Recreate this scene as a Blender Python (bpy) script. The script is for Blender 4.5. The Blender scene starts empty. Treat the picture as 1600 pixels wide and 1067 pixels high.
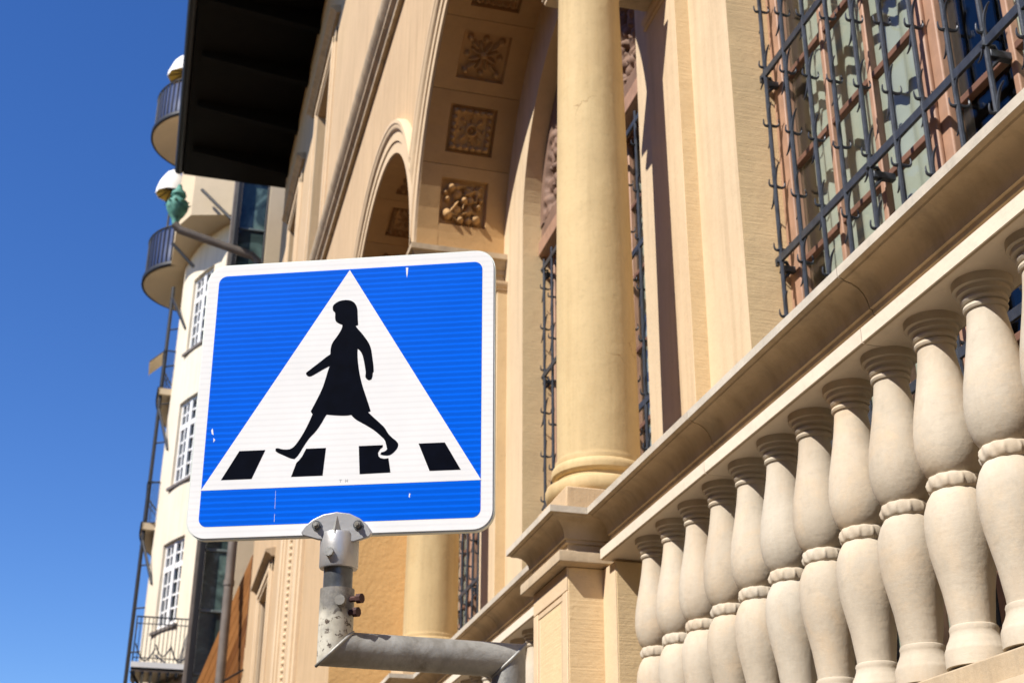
import bpy, math, random
from mathutils import Vector, Matrix
R = math.radians
random.seed(7)
scene = bpy.context.scene
COL = scene.collection

# ------------------------------------------------------------------ camera
CAM = (0.0, 0.0, 1.65)
YAW, PITCH, ROLL = R(14.844), R(24.687), R(0.35)
fw = Vector((math.sin(YAW)*math.cos(PITCH), math.cos(YAW)*math.cos(PITCH), math.sin(PITCH)))
r0 = Vector((math.cos(YAW), -math.sin(YAW), 0)); u0 = r0.cross(fw)
rt = math.cos(ROLL)*r0 + math.sin(ROLL)*u0; ut = rt.cross(fw)
cd = bpy.data.cameras.new('camera'); cam = bpy.data.objects.new('camera', cd); COL.objects.link(cam)
M = Matrix((rt, ut, -fw)).transposed().to_4x4(); M.translation = CAM
cam.matrix_world = M
cd.sensor_width = 36; cd.sensor_fit = 'HORIZONTAL'; cd.lens = 36*2120.34/1600
cd.clip_start = .05; cd.clip_end = 2000
cd.dof.use_dof = True; cd.dof.focus_distance = 2.95; cd.dof.aperture_fstop = 8.5
scene.camera = cam

# ------------------------------------------------------------------ light
SUN_A, SUN_E = R(23.5), R(46.5)
to_sun = Vector((-math.cos(SUN_A)*math.cos(SUN_E), -math.sin(SUN_A)*math.cos(SUN_E), math.sin(SUN_E)))
w = bpy.data.worlds.new('World'); scene.world = w; w.use_nodes = True
nt = w.node_tree; bg = nt.nodes['Background']
sky = nt.nodes.new('ShaderNodeTexSky'); sky.sky_type = 'NISHITA'; sky.sun_disc = False
sky.sun_elevation = SUN_E; sky.sun_rotation = math.atan2(to_sun.x, to_sun.y)
sky.air_density = 1.0; sky.dust_density = 0.0; sky.ozone_density = 6.0
hs = nt.nodes.new('ShaderNodeHueSaturation'); hs.inputs['Hue'].default_value = .513; hs.inputs['Saturation'].default_value = 1.2; hs.inputs['Value'].default_value = 1.0
nt.links.new(sky.outputs[0], hs.inputs['Color']); nt.links.new(hs.outputs[0], bg.inputs[0]); bg.inputs[1].default_value = 0.112
sd = bpy.data.lights.new('sun', 'SUN'); sd.energy = 5.0; sd.angle = R(.5); sd.color = (1, .95, .875)
so = bpy.data.objects.new('sun', sd); COL.objects.link(so)
so.rotation_euler = to_sun.to_track_quat('Z', 'Y').to_euler(); so.location = (-8, -6, 20)
vs = scene.view_settings; vs.view_transform = 'Standard'; vs.look = 'None'; vs.exposure = 0.53; vs.gamma = 1
vs.use_curve_mapping = False

# ------------------------------------------------------------------ materials
def node_mat(name):
    m = bpy.data.materials.new(name); m.use_nodes = True
    t = m.node_tree; return m, t, t.nodes['Principled BSDF']
def N(t, typ, **kw):
    n = t.nodes.new(typ)
    for k, v in kw.items(): setattr(n, k, v)
    return n
def coords(t, scale=(1, 1, 1), rnd=True):
    tc = N(t, 'ShaderNodeTexCoord'); mp = N(t, 'ShaderNodeMapping'); mp.inputs['Scale'].default_value = scale
    t.links.new(tc.outputs['Object'], mp.inputs['Vector'])
    if rnd:
        oi = N(t, 'ShaderNodeObjectInfo'); ml = N(t, 'ShaderNodeMath', operation='MULTIPLY'); ml.inputs[1].default_value = 37
        t.links.new(oi.outputs['Random'], ml.inputs[0])
        cb = N(t, 'ShaderNodeCombineXYZ')
        for i in range(3): t.links.new(ml.outputs[0], cb.inputs[i])
        t.links.new(cb.outputs[0], mp.inputs['Location'])
    return mp.outputs[0]
def noise(t, vec, scale, detail=5, rough=.6, dist=0):
    n = N(t, 'ShaderNodeTexNoise'); n.inputs['Scale'].default_value = scale; n.inputs['Detail'].default_value = detail
    n.inputs['Roughness'].default_value = rough; n.inputs['Distortion'].default_value = dist
    t.links.new(vec, n.inputs['Vector']); return n.outputs['Fac']
def ramp(t, fac, stops):
    r = N(t, 'ShaderNodeValToRGB'); e = r.color_ramp.elements
    while len(e) < len(stops): e.new(.5)
    for i, (p, c) in enumerate(stops):
        e[i].position = p; e[i].color = (*c, 1) if len(c) == 3 else c
    t.links.new(fac, r.inputs[0]); return r.outputs[0]
def mix(t, a, b, fac, mode='MIX'):
    m = N(t, 'ShaderNodeMix', data_type='RGBA', blend_type=mode)
    for sock, v in ((m.inputs[6], a), (m.inputs[7], b)):
        if isinstance(v, tuple): sock.default_value = (*v, 1)
        else: t.links.new(v, sock)
    if isinstance(fac, (int, float)): m.inputs[0].default_value = fac
    else: t.links.new(fac, m.inputs[0])
    return m.outputs[2]
def bump(t, bsdf, h, strength, dist, prev=None):
    b = N(t, 'ShaderNodeBump'); b.inputs['Strength'].default_value = strength; b.inputs['Distance'].default_value = dist
    t.links.new(h, b.inputs['Height'])
    if prev: t.links.new(prev, b.inputs['Normal'])
    t.links.new(b.outputs[0], bsdf.inputs['Normal']); return b.outputs[0]
def sc(c, k): return tuple(v*k for v in c)

def stone(name, base, var=.12, big=1.5, rough=.85, fine=90, fine_s=.25, tool=None, stain=None, stain_amt=.5, blotch=None, crack=False, streak=0):
    m, t, b = node_mat(name); v = coords(t)
    c = ramp(t, noise(t, v, big, 6, .65), [(.3, sc(base, 1-var)), (.52, base), (.75, sc(base, 1+var*.7))])
    if blotch:
        f = ramp(t, noise(t, v, blotch[1], 7, .7, .6), [(.5, (0, 0, 0)), (.68, (1, 1, 1))])
        c = mix(t, c, blotch[0], f)
    if stain:
        vs_ = coords(t, (1.2, 1.2, .35)); f = ramp(t, noise(t, vs_, 3.2, 8, .7, .4), [(.5, (0, 0, 0)), (.72, (stain_amt,)*3)])
        c = mix(t, c, stain, f)
    if crack:
        vo = N(t, 'ShaderNodeTexVoronoi', feature='DISTANCE_TO_EDGE'); vo.inputs['Scale'].default_value = 1.7
        va = N(t, 'ShaderNodeVectorMath', operation='ADD'); nn = N(t, 'ShaderNodeTexNoise'); nn.inputs['Scale'].default_value = 4; nn.inputs['Detail'].default_value = 6
        t.links.new(v, nn.inputs['Vector']); t.links.new(v, va.inputs[0]); t.links.new(nn.outputs['Color'], va.inputs[1]); t.links.new(va.outputs[0], vo.inputs['Vector'])
        e1 = ramp(t, vo.outputs['Distance'], [(0, (1,)*3), (.012, (0,)*3)]); e2 = ramp(t, noise(t, v, 1.6, 3), [(.56, (0,)*3), (.62, (1,)*3)])
        c = mix(t, c, (.36, .23, .10), mix(t, e1, e2, 1.0, 'MULTIPLY'))
    sp = ramp(t, noise(t, v, 38, 3, .6), [(.25, (.86,)*3), (.45, (1, 1, 1)), (.8, (1.0,)*3)])
    c = mix(t, c, sp, .6, 'MULTIPLY')
    if streak:
        vk = coords(t, (8, 8, .5)); f = ramp(t, noise(t, vk, 1.4, 6, .65), [(.46, (1, 1, 1)), (.75, (1-streak, 1-streak*1.1, 1-streak*1.25))])
        c = mix(t, c, f, 1.0, 'MULTIPLY')
    oi = N(t, 'ShaderNodeObjectInfo'); c = mix(t, c, ramp(t, oi.outputs['Random'], [(0, (.90, .885, .86)), (.5, (1, .99, .97)), (1, (.96, .975, .985))]), 1.0, 'MULTIPLY')
    t.links.new(c, b.inputs['Base Color']); b.inputs['Roughness'].default_value = rough
    b.inputs['Specular IOR Level'].default_value = .25
    p = bump(t, b, noise(t, v, fine, 4, .7), fine_s, .004)
    if tool:
        vt = coords(t, tool[0]); p = bump(t, b, noise(t, vt, tool[1], 3, .6), tool[2], .006, p)
    bump(t, b, noise(t, v, 6, 4, .6), .25, .02, p)
    return m
def plain(name, base, rough=.5, metal=0, var=.1, scale=8, spec=.5, bs=.1):
    m, t, b = node_mat(name); v = coords(t)
    c = ramp(t, noise(t, v, scale, 5, .6), [(.3, sc(base, 1-var)), (.7, sc(base, 1+var))])
    t.links.new(c, b.inputs['Base Color']); b.inputs['Roughness'].default_value = rough; b.inputs['Metallic'].default_value = metal
    b.inputs['Specular IOR Level'].default_value = spec
    if bs: bump(t, b, noise(t, v, scale*8, 3), bs, .003)
    return m

MAT = {}
WALLC = (.585, .42, .25)
MAT['wall'] = stone('painted_plaster', WALLC, .07, .9, .85, 120, .2, stain=(.46, .32, .2), stain_amt=.35, streak=.22)
MAT['pier'] = stone('pale_plaster', (.66, .51, .335), .06, .9, .85, 120, .2, stain=(.56, .41, .26), stain_amt=.3, streak=.2)
MAT['stucco'] = stone('rough_orange_stucco', (.68, .43, .185), .1, 2, .9, 40, .5, tool=((1, 1, 1), 22, .9))
MAT['stucco_r'] = MAT['stucco']
MAT['tooled'] = stone('tooled_stone', (.74, .555, .32), .1, 1.5, .9, 90, .3, tool=((5, 5, 120), 1.0, .28))
MAT['tooled_v'] = stone('tooled_stone_upright', (.62, .46, .29), .1, 1.5, .9, 90, .3, tool=((90, 90, 5), 1.0, .3))
MAT['column'] = stone('ochre_plaster_column', (.60, .445, .235), .08, 2.2, .75, 60, .2, stain=(.48, .32, .14), stain_amt=.5, blotch=((.62, .47, .25), 3.0), crack=True, streak=.18)
MAT['rail'] = stone('weathered_sandstone', (.52, .405, .27), .14, 2.5, .88, 90, .3, stain=(.30, .25, .19), stain_amt=.8, streak=.2)
MAT['top'] = stone('sunlit_weathered_stone', (.60, .535, .44), .16, 6.0, .9, 90, .35, stain=(.34, .31, .27), stain_amt=.6)  # lighter weathered stone, with the sunlit look put into its colour
MAT['fascia'] = stone('pale_sandstone', (.74, .645, .52), .1, 2.0, .88, 90, .2)
MAT['baluster'] = stone('turned_sandstone', (.555, .485, .385), .12, 5.0, .85, 90, .2, tool=((1, 1, 34), 4.0, .045), stain=(.50, .36, .23), stain_amt=.5, blotch=((.62, .50, .36), 4.0), streak=.12)
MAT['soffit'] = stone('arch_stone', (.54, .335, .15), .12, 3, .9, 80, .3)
MAT['arch'] = stone('archivolt_stone', (.68, .52, .34), .08, 2, .85, 90, .2)
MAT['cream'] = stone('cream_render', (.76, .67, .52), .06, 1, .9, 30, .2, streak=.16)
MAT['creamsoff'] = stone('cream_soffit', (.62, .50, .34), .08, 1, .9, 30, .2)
MAT['iron'] = plain('wrought_iron', (.042, .049, .062), .42, .2, .35, 20, .5, .3)
MAT['black'] = plain('black_paint', (.012, .012, .014), .5, 0, .3, 10, .4)
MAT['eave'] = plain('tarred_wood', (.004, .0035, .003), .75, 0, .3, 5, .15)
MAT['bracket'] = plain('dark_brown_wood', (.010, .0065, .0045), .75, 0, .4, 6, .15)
MAT['wood'] = plain('brown_window_wood', (.37, .215, .14), .55, 0, .15, 12, .35)
MAT['wood_d'] = plain('shaded_dark_wood', (.17, .085, .055), .55, 0, .2, 12, .35)  # dark brown for the level bars, deepened to hold their shadow
MAT['carved'] = stone('carved_brown_oak', (.22, .135, .095), .25, 8, .7, 80, .3)
MAT['curtain'] = plain('white_curtain', (.56, .575, .51), .9, 0, .06, 4, .1)
MAT['dark'] = plain('dark_interior', (.045, .04, .035), .9, 0, .2, 3, .1)
MAT['copper'] = plain('green_copper', (.10, .27, .21), .7, 0, .55, 9, .3, .4)
MAT['leadpipe'] = plain('grey_brown_pipe', (.17, .145, .125), .6, .1, .2, 4, .3)
MAT['greyglass'] = plain('pale_joint', (.16, .19, .18), .4, 0, .3, 6)
MAT['white'] = plain('white_paint', (.80, .79, .76), .5, 0, .03, 8, .4)
MAT['gold'] = plain('yellow_canvas', (.55, .38, .08), .8, 0, .15, 8, .2)
MAT['canvas'] = plain('white_canvas', (.8, .78, .73), .85, 0, .05, 6, .2)
MAT['railblue'] = plain('dark_blue_iron', (.006, .025, .10), .5, 0, .2, 6, .4)
MAT['asphalt'] = stone('asphalt', (.06, .06, .062), .25, 3, .9, 150, .6)
MAT['paving'] = stone('pavement_stone', (.135, .105, .075), .2, 2, .9, 90, .4)
MAT['kerb'] = stone('granite_kerb', (.22, .20, .18), .2, 8, .85, 120, .3)
MAT['roof'] = plain('roof_tile', (.16, .07, .045), .8, 0, .3, 4, .2)
# planks with grain
m, t, b = node_mat('varnished_planks'); oi = N(t, 'ShaderNodeObjectInfo'); v = coords(t)
c = ramp(t, oi.outputs['Random'], [(0, (.20, .075, .022)), (1, (.40, .175, .055))])
c = mix(t, c, ramp(t, noise(t, v, 2.5, 4), [(.3, (.75,)*3), (.7, (1, 1, 1))]), 1.0, 'MULTIPLY')
t.links.new(c, b.inputs['Base Color']); b.inputs['Roughness'].default_value = .45; MAT['planks'] = m
# window glass: fresnel reflection over a see-through pane
def glass(name, tint, refl=1.45, rough=.02, dens=1.0):
    m = bpy.data.materials.new(name); m.use_nodes = True; t = m.node_tree; t.nodes.clear()
    o = N(t, 'ShaderNodeOutputMaterial'); mx = N(t, 'ShaderNodeMixShader'); lw = N(t, 'ShaderNodeLayerWeight'); pw = N(t, 'ShaderNodeMath', operation='POWER'); pw.inputs[1].default_value = 5
    t.links.new(lw.outputs['Facing'], pw.inputs[0]); fr = N(t, 'ShaderNodeMath', operation='MULTIPLY_ADD'); t.links.new(pw.outputs[0], fr.inputs[0]); fr.inputs[1].default_value = .95; fr.inputs[2].default_value = .04
    tr = N(t, 'ShaderNodeBsdfTransparent'); tr.inputs[0].default_value = (*tint, 1)
    gl = N(t, 'ShaderNodeBsdfGlossy'); gl.inputs['Roughness'].default_value = rough
    v = coords(t); bp = N(t, 'ShaderNodeBump'); bp.inputs['Strength'].default_value = .06; bp.inputs['Distance'].default_value = .02
    t.links.new(noise(t, v, 2.2, 2), bp.inputs['Height']); t.links.new(bp.outputs[0], gl.inputs['Normal'])
    t.links.new(fr.outputs[0], mx.inputs[0]); t.links.new(tr.outputs[0], mx.inputs[1]); t.links.new(gl.outputs[0], mx.inputs[2])
    t.links.new(mx.outputs[0], o.inputs[0]); return m
MAT['glass'] = glass('window_glass', (.86, .88, .86))
m, t, b = node_mat('dark_glass'); v = coords(t)
c = ramp(t, noise(t, v, 1.3, 4, .6, 1.2), [(.3, (.02, .026, .026)), (.55, (.05, .08, .075)), (.75, (.20, .30, .265))])  # pale teal patches paint reflections into the glass colour
t.links.new(c, b.inputs['Base Color']); b.inputs['Roughness'].default_value = .12; MAT['darkglass'] = m
m, t, b = node_mat('small_pane_glass'); b.inputs['Base Color'].default_value = (.06, .075, .08, 1); b.inputs['Roughness'].default_value = .1; MAT['pane'] = m
# retroreflective sheeting: faint level bands in the film
def sheeting(name, base, k, rough=.38, blot=.0):
    m, t, b = node_mat(name); v = coords(t, (1, 1, 1), False)
    wv = N(t, 'ShaderNodeTexWave', wave_type='BANDS', bands_direction='Z'); wv.inputs['Scale'].default_value = 26.5
    wv.inputs['Distortion'].default_value = .5; wv.inputs['Detail'].default_value = 2; wv.inputs['Detail Scale'].default_value = 2.5
    t.links.new(v, wv.inputs['Vector'])
    c = mix(t, base, sc(base, k) if k < 1 else tuple(min(1, q) for q in sc(base, k)), ramp(t, wv.outputs['Fac'], [(.45, (0,)*3), (.95, (1,)*3)]))
    # small scuffs
    vs_ = coords(t, (1, 1, .55), False)
    f = ramp(t, noise(t, vs_, 38, 5, .75, .8), [(.765, (0,)*3), (.79, (.5,)*3)])
    c = mix(t, c, (.62, .66, .72), f)
    c = mix(t, c, ramp(t, noise(t, v, 6, 4), [(.35, (.93,)*3), (.65, (1, 1, 1))]), .8, 'MULTIPLY')
    t.links.new(c, b.inputs['Base Color']); b.inputs['Roughness'].default_value = rough
    b.inputs['Specular IOR Level'].default_value = .06
    bump(t, b, noise(t, v, 300, 2), .03, .001); return m
MAT['blue'] = sheeting('blue_sheeting', (.0, .10, .66), 1.35)
MAT['signwhite'] = sheeting('white_sheeting', (.82, .83, .84), .95)
MAT['figure'] = plain('black_sheeting', (.0015, .0025, .007), .7, 0, .3, 30, .03, .02)
MAT['alu'] = plain('dull_aluminium', (.46, .46, .46), .38, .5, .08, 14, .5, .12)
MAT['alu_edge'] = plain('sign_edge_metal', (.62, .66, .62), .5, .3, .06, 14)
MAT['galv'] = stone('galvanised_steel', (.36, .36, .345), .3, 9, .55, 70, .3, stain=(.15, .13, .10), stain_amt=.9, blotch=((.22, .21, .19), 16))
MAT['galv'].node_tree.nodes['Principled BSDF'].inputs['Metallic'].default_value = .35
MAT['inner'] = plain('dark_zinc_pipe', (.13, .14, .15), .4, .6, .4, 25, .5, .1)
MAT['rust'] = plain('rusty_bolt', (.06, .022, .018), .75, .1, .4, 60)
# flaking white paint over rust
m, t, b = node_mat('flaking_painted_steel'); v = coords(t, (1, 1, 1), False)
f1 = ramp(t, noise(t, v, 75, 4, .65, .5), [(.565, (0,)*3), (.60, (1,)*3)])
sx = N(t, 'ShaderNodeSeparateXYZ'); tc = N(t, 'ShaderNodeTexCoord'); t.links.new(tc.outputs['Object'], sx.inputs[0])
paint = ramp(t, noise(t, v, 14, 6, .7), [(.35, (.40, .37, .29)), (.6, (.60, .57, .48))])
grey = ramp(t, noise(t, v, 22, 6, .75), [(.3, (.10, .092, .08)), (.7, (.26, .25, .23))])
rustc = ramp(t, noise(t, v, 60, 4), [(.3, (.035, .026, .02)), (.7, (.12, .08, .05))])
c = mix(t, paint, rustc, f1)
mr = N(t, 'ShaderNodeMapRange'); t.links.new(sx.outputs['Z'], mr.inputs[0]); mr.inputs[1].default_value = -.06; mr.inputs[2].default_value = -.035
ad = N(t, 'ShaderNodeMath', operation='ADD'); t.links.new(mr.outputs[0], ad.inputs[0])
nz = N(t, 'ShaderNodeMath', operation='MULTIPLY_ADD'); t.links.new(noise(t, v, 40, 5), nz.inputs[0]); nz.inputs[1].default_value = 2.2; nz.inputs[2].default_value = -1.1
t.links.new(nz.outputs[0], ad.inputs[1]); ad.use_clamp = True
c = mix(t, c, grey, ad.outputs[0]); t.links.new(c, b.inputs['Base Color']); b.inputs['Roughness'].default_value = .6
bump(t, b, f1, -.4, .002); MAT['flaky'] = m

# ------------------------------------------------------------------ mesh helpers
class MB:
    def __init__(s): s.v = []; s.f = []; s.sm = []
    def add(s, vs, fs, smooth=False):
        o = len(s.v); s.v += [tuple(p) for p in vs]; s.f += [tuple(i+o for i in f) for f in fs]; s.sm += [smooth]*len(fs); return s
    def box(s, x0, x1, y0, y1, z0, z1):
        return s.add([(x, y, z) for x in (x0, x1) for y in (y0, y1) for z in (z0, z1)],
                     [(0, 1, 3, 2), (4, 6, 7, 5), (0, 4, 5, 1), (2, 3, 7, 6), (0, 2, 6, 4), (1, 5, 7, 3)])
    def obox(s, c, ax, ay, az):          # oriented box: centre and half axes
        c, ax, ay, az = map(Vector, (c, ax, ay, az))
        return s.add([c+ax*i+ay*j+az*k for i in (-1, 1) for j in (-1, 1) for k in (-1, 1)],
                     [(0, 1, 3, 2), (4, 6, 7, 5), (0, 4, 5, 1), (2, 3, 7, 6), (0, 2, 6, 4), (1, 5, 7, 3)])
    def tube(s, pts, rad, n=10, caps=True, smooth=True):
        pts = [Vector(p) for p in pts]; k = len(pts); rads = rad if isinstance(rad, (list, tuple)) else [rad]*k
        vs = []; ref = None
        for i, p in enumerate(pts):
            d = (pts[min(i+1, k-1)]-pts[max(i-1, 0)]).normalized()
            if ref is None: ref = d.orthogonal().normalized()
            else: ref = (ref - d*ref.dot(d)).normalized()
            q = d.cross(ref)
            vs += [p + (ref*math.cos(2*math.pi*j/n)+q*math.sin(2*math.pi*j/n))*rads[i] for j in range(n)]
        fs = [(i*n+j, i*n+(j+1) % n, (i+1)*n+(j+1) % n, (i+1)*n+j) for i in range(k-1) for j in range(n)]
        s.add(vs, fs, smooth)
        if caps: s.add(vs[:n], [tuple(range(n))[::-1]]); s.add(vs[-n:], [tuple(range(n))])
        return s
    def lathe(s, prof, n=32, c=(0, 0, 0), caps=True, a0=0, a1=2*math.pi, smooth=True):
        full = abs(a1-a0-2*math.pi) < 1e-6; m_ = n if full else n+1; vs = []
        for r_, z in prof: vs += [(c[0]+r_*math.cos(a0+(a1-a0)*j/n), c[1]+r_*math.sin(a0+(a1-a0)*j/n), c[2]+z) for j in range(m_)]
        fs = [(i*m_+j, i*m_+(j+1) % m_, (i+1)*m_+(j+1) % m_, (i+1)*m_+j) for i in range(len(prof)-1) for j in range(n)]
        s.add(vs, fs, smooth)
        if caps and full: s.add(vs[:m_], [tuple(range(m_))[::-1]]); s.add(vs[-m_:], [tuple(range(m_))])
        return s
    def extrude_y(s, prof, y0, y1):      # closed (x, z) outline swept along y
        n = len(prof); vs = [(x, y0, z) for x, z in prof]+[(x, y1, z) for x, z in prof]
        return s.add(vs, [(i, (i+1) % n, n+(i+1) % n, n+i) for i in range(n)]+[tuple(range(n))[::-1], tuple(range(n, 2*n))])
    def rects(s, levels, x0, x1, y0, y1): # (offset, z) rings round a rectangle
        vs = []
        for o, z in levels: vs += [(x0-o, y0-o, z), (x1+o, y0-o, z), (x1+o, y1+o, z), (x0-o, y1+o, z)]
        fs = [(i*4+j, i*4+(j+1) % 4, i*4+4+(j+1) % 4, i*4+4+j) for i in range(len(levels)-1) for j in range(4)]
        k = len(levels)*4
        return s.add(vs, fs+[(3, 2, 1, 0), (k-4, k-3, k-2, k-1)])
    def build(s, name, mat, parent=None, bevel=0, loc=None, seg=2):
        me = bpy.data.meshes.new(name); me.from_pydata(s.v, [], s.f); me.update()
        auto = not all(s.sm)
        for p, q in zip(me.polygons, s.sm): p.use_smooth = q or auto
        me.materials.append(MAT[mat])
        import bmesh
        bm = bmesh.new(); bm.from_mesh(me); bmesh.ops.recalc_face_normals(bm, faces=bm.faces); bm.to_mesh(me); bm.free()
        if auto: me.set_sharp_from_angle(angle=R(31))
        o = bpy.data.objects.new(name, me); COL.objects.link(o)
        if parent: o.parent = parent
        if loc: o.location = loc
        if bevel:
            b_ = o.modifiers.new('bevel', 'BEVEL'); b_.width = bevel; b_.segments = seg; b_.limit_method = 'ANGLE'; b_.angle_limit = R(40)
        return o
def thing(name, label, cat, loc=(0, 0, 0), group=None):
    o = bpy.data.objects.new(name, None); COL.objects.link(o); o.location = loc; o.empty_display_size = .2
    return tag(o, label, cat, group)
def tag(o, label, cat, group=None):
    o['label'] = label; o['category'] = cat
    if group: o['group'] = group
    return o
def struct(o): o['kind'] = 'structure'; return o
def clone(o, parent=None, d=(0, 0, 0)):
    c = o.copy(); COL.objects.link(c); c.parent = parent; c.location = Vector(o.location)+Vector(d)
    for ch in o.children: clone(ch, c)
    return c

# ------------------------------------------------------------------ ground
struct(MB().box(-400, 400, -400, 800, -.6, -.13).build('ground', 'asphalt'))
struct(MB().box(-6.0, -.6, -40, 120, -.13, -.118).build('road', 'asphalt'))
sw = struct(MB().box(-.45, 8, -40, 120, -.125, 0).build('pavement', 'paving'))
for k in range(24):
    struct_k = MB().box(-.6, -.455, -6+k*1.5+.004, -6+(k+1)*1.5-.004, -.125, .006).build('kerb_stone', 'kerb', sw, .012)
struct(MB().box(-30, -6.05, -40, 120, -.125, 0).build('far_pavement', 'paving'))

mb = MB(); mb.box(-24, -13, -45, 70, 0, 13.8)  # unseen terrace with windows, added to block low sky light
of = struct(mb.build('sky_block_terrace', 'stucco'))
for k in range(22):
    for z in (1.2, 4.4, 7.4, 10.4): MB().box(-13.0, -12.93, -42+k*5, -40.4+k*5, z, z+1.9).build('sky_block_window', 'darkglass', of)

# ------------------------------------------------------------------ the arcaded building
PITCHY = 3.72; XA, XB, XG, XW = 1.65, 2.354, 2.50, 2.62
COLY = [.525, 5.525, 5.525+PITCHY]
RA, ZC = 1.76, 6.70
ARC = [COLY[0]-PITCHY/2, COLY[0]+2.5, COLY[1]+PITCHY/2, COLY[2]+PITCHY/2]
RAD = [RA, 2.4, RA, RA]
YEND, ZTOP, Y0 = 24.6, 16.55, -6.0
bld = thing('arcaded_building', 'ochre plastered building with columns, coffered arches and black eave along the pavement', 'building', (1.65, 9, 0))
INV = Vector((-1.65, -9, 0))
def part(mb, name, mat, parent=None, bevel=0, **k):
    o = mb.build(name, mat, parent or bld, bevel, **k)
    if parent is None: o.location = INV
    return o

WINU = [(16.55, 18.25, 10.45, 13.85), (20.6, 22.1, 10.45, 13.85)]
WINL = [(20.25, 21.95, 4.6, 6.95)]
def wall_grid(mb, x, y0, y1, z0, z1, holes):
    ys = sorted({y0, y1, *[h[0] for h in holes], *[h[1] for h in holes]}); zs = sorted({z0, z1, *[h[2] for h in holes], *[h[3] for h in holes]})
    ys = [y for y in ys if y0 <= y <= y1]; zs = [z for z in zs if z0 <= z <= z1]
    for a, b_ in zip(ys, ys[1:]):
        for c_, d in zip(zs, zs[1:]):
            if any(h[0] <= a and b_ <= h[1] and h[2] <= c_ and d <= h[3] for h in holes): continue
            mb.add([(x, a, c_), (x, b_, c_), (x, b_, d), (x, a, d)], [(0, 1, 2, 3)])
def arch_face(mb, x, centres, rads, ya, yb, ztop, half, n=56):
    """wall face above a row of arches between ya and yb"""
    y = ya
    for yc, rad in zip(centres, rads):
        if yc-rad > y+1e-6: mb.add([(x, y, ZC), (x, yc-rad, ZC), (x, yc-rad, ztop), (x, y, ztop)], [(0, 1, 2, 3)])
        pts = [(yc-rad*math.cos(math.pi*i/n), ZC+rad*math.sin(math.pi*i/n)) for i in range(n+1)]
        for p, q in zip(pts, pts[1:]): mb.add([(x, p[0], p[1]), (x, q[0], q[1]), (x, q[0], ztop), (x, p[0], ztop)], [(0, 1, 2, 3)])
        y = yc+rad
    if yb > y+1e-6: mb.add([(x, y, ZC), (x, yb, ZC), (x, yb, ztop), (x, y, ztop)], [(0, 1, 2, 3)])
YS0, YS1 = ARC[0]-RA, ARC[3]+RA          # ends of the open arcade
mb = MB(); wall_grid(mb, XA, Y0, YEND, 10.0, ZTOP, WINU)
arch_face(mb, XA, ARC, RAD, YS0, YS1, 10.0, 0)
wall_grid(mb, XA, YS1, YEND, 0, 10.0, WINL); wall_grid(mb, XA, Y0, YS0, 0, 10.0, [])
mb.add([(XA, YEND, 0), (9, YEND, 0), (9, YEND, ZTOP), (XA, YEND, ZTOP)], [(0, 1, 2, 3)])
mb.add([(XA, Y0, 0), (9, Y0, 0), (9, Y0, ZTOP), (XA, Y0, ZTOP)], [(0, 1, 2, 3)])
mb.add([(9, Y0, 0), (9, YEND, 0), (9, YEND, ZTOP), (9, Y0, ZTOP)], [(0, 1, 2, 3)])
part(mb, 'front_wall', 'wall')
# return walls that close the arcade
part(MB().add([(XA, YS1, 0), (2.9, YS1, 0), (2.9, YS1, ZC), (XA, YS1, ZC)], [(0, 1, 2, 3)]), 'return_wall', 'stucco')
part(MB().add([(XA, YS0, 0), (2.9, YS0, 0), (2.9, YS0, ZC), (XA, YS0, ZC)], [(3, 2, 1, 0)]), 'return_wall', 'stucco')
# back wall of the arcade with arched window openings
WC = [3.62, 3.62+PITCHY, 3.62+2*PITCHY]; RW = 1.245; ZF = 2.30
mb = MB(); arch_face(mb, XB, WC, [RW]*3, YS0, YS1, 9.0, 0)
y = YS0
for yc in WC:
    mb.add([(XB, y, 0), (XB, yc-RW, 0), (XB, yc-RW, ZC), (XB, y, ZC)], [(0, 1, 2, 3)]); y = yc+RW
    mb.add([(XB, yc-RW, 0), (XB, yc+RW, 0), (XB, yc+RW, ZF), (XB, yc-RW, ZF)], [(0, 1, 2, 3)])
mb.add([(XB, y, 0), (XB, YS1, 0), (XB, YS1, ZC), (XB, y, ZC)], [(0, 1, 2, 3)])
part(mb, 'back_wall', 'pier')
for yc in WC:
    mb = MB(); n = 40
    pts = [(yc-RW, ZF)]+[(yc-RW*math.cos(math.pi*i/n), ZC+RW*math.sin(math.pi*i/n)) for i in range(n+1)]+[(yc+RW, ZF)]
    for p, q in zip(pts, pts[1:]): mb.add([(XB, *p), (XB, *q), (2.9, *q), (2.9, *p)], [(0, 1, 2, 3)])
    part(mb, 'window_reveal', 'tooled')
part(MB().box(1.955, 2.9, YS0, YS1, 0, 2.26), 'terrace_floor', 'kerb')
# dark rooms behind the windows
part(MB().box(4.6, 4.7, Y0+.1, YEND-.1, .2, 9.2), 'room_wall', 'dark')
part(MB().box(2.9, 4.6, YS0, YS1, 9.1, 9.2), 'room_ceiling', 'dark')
part(MB().box(2.9, 4.6, YS0, YS1, 2.1, 2.25), 'room_floor', 'dark')
for y in (YS0-.05, 5.6, 9.3, YS1+.05): part(MB().box(2.9, 4.6, y-.05, y+.05, 2.25, 9.1), 'room_partition', 'dark')

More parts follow.
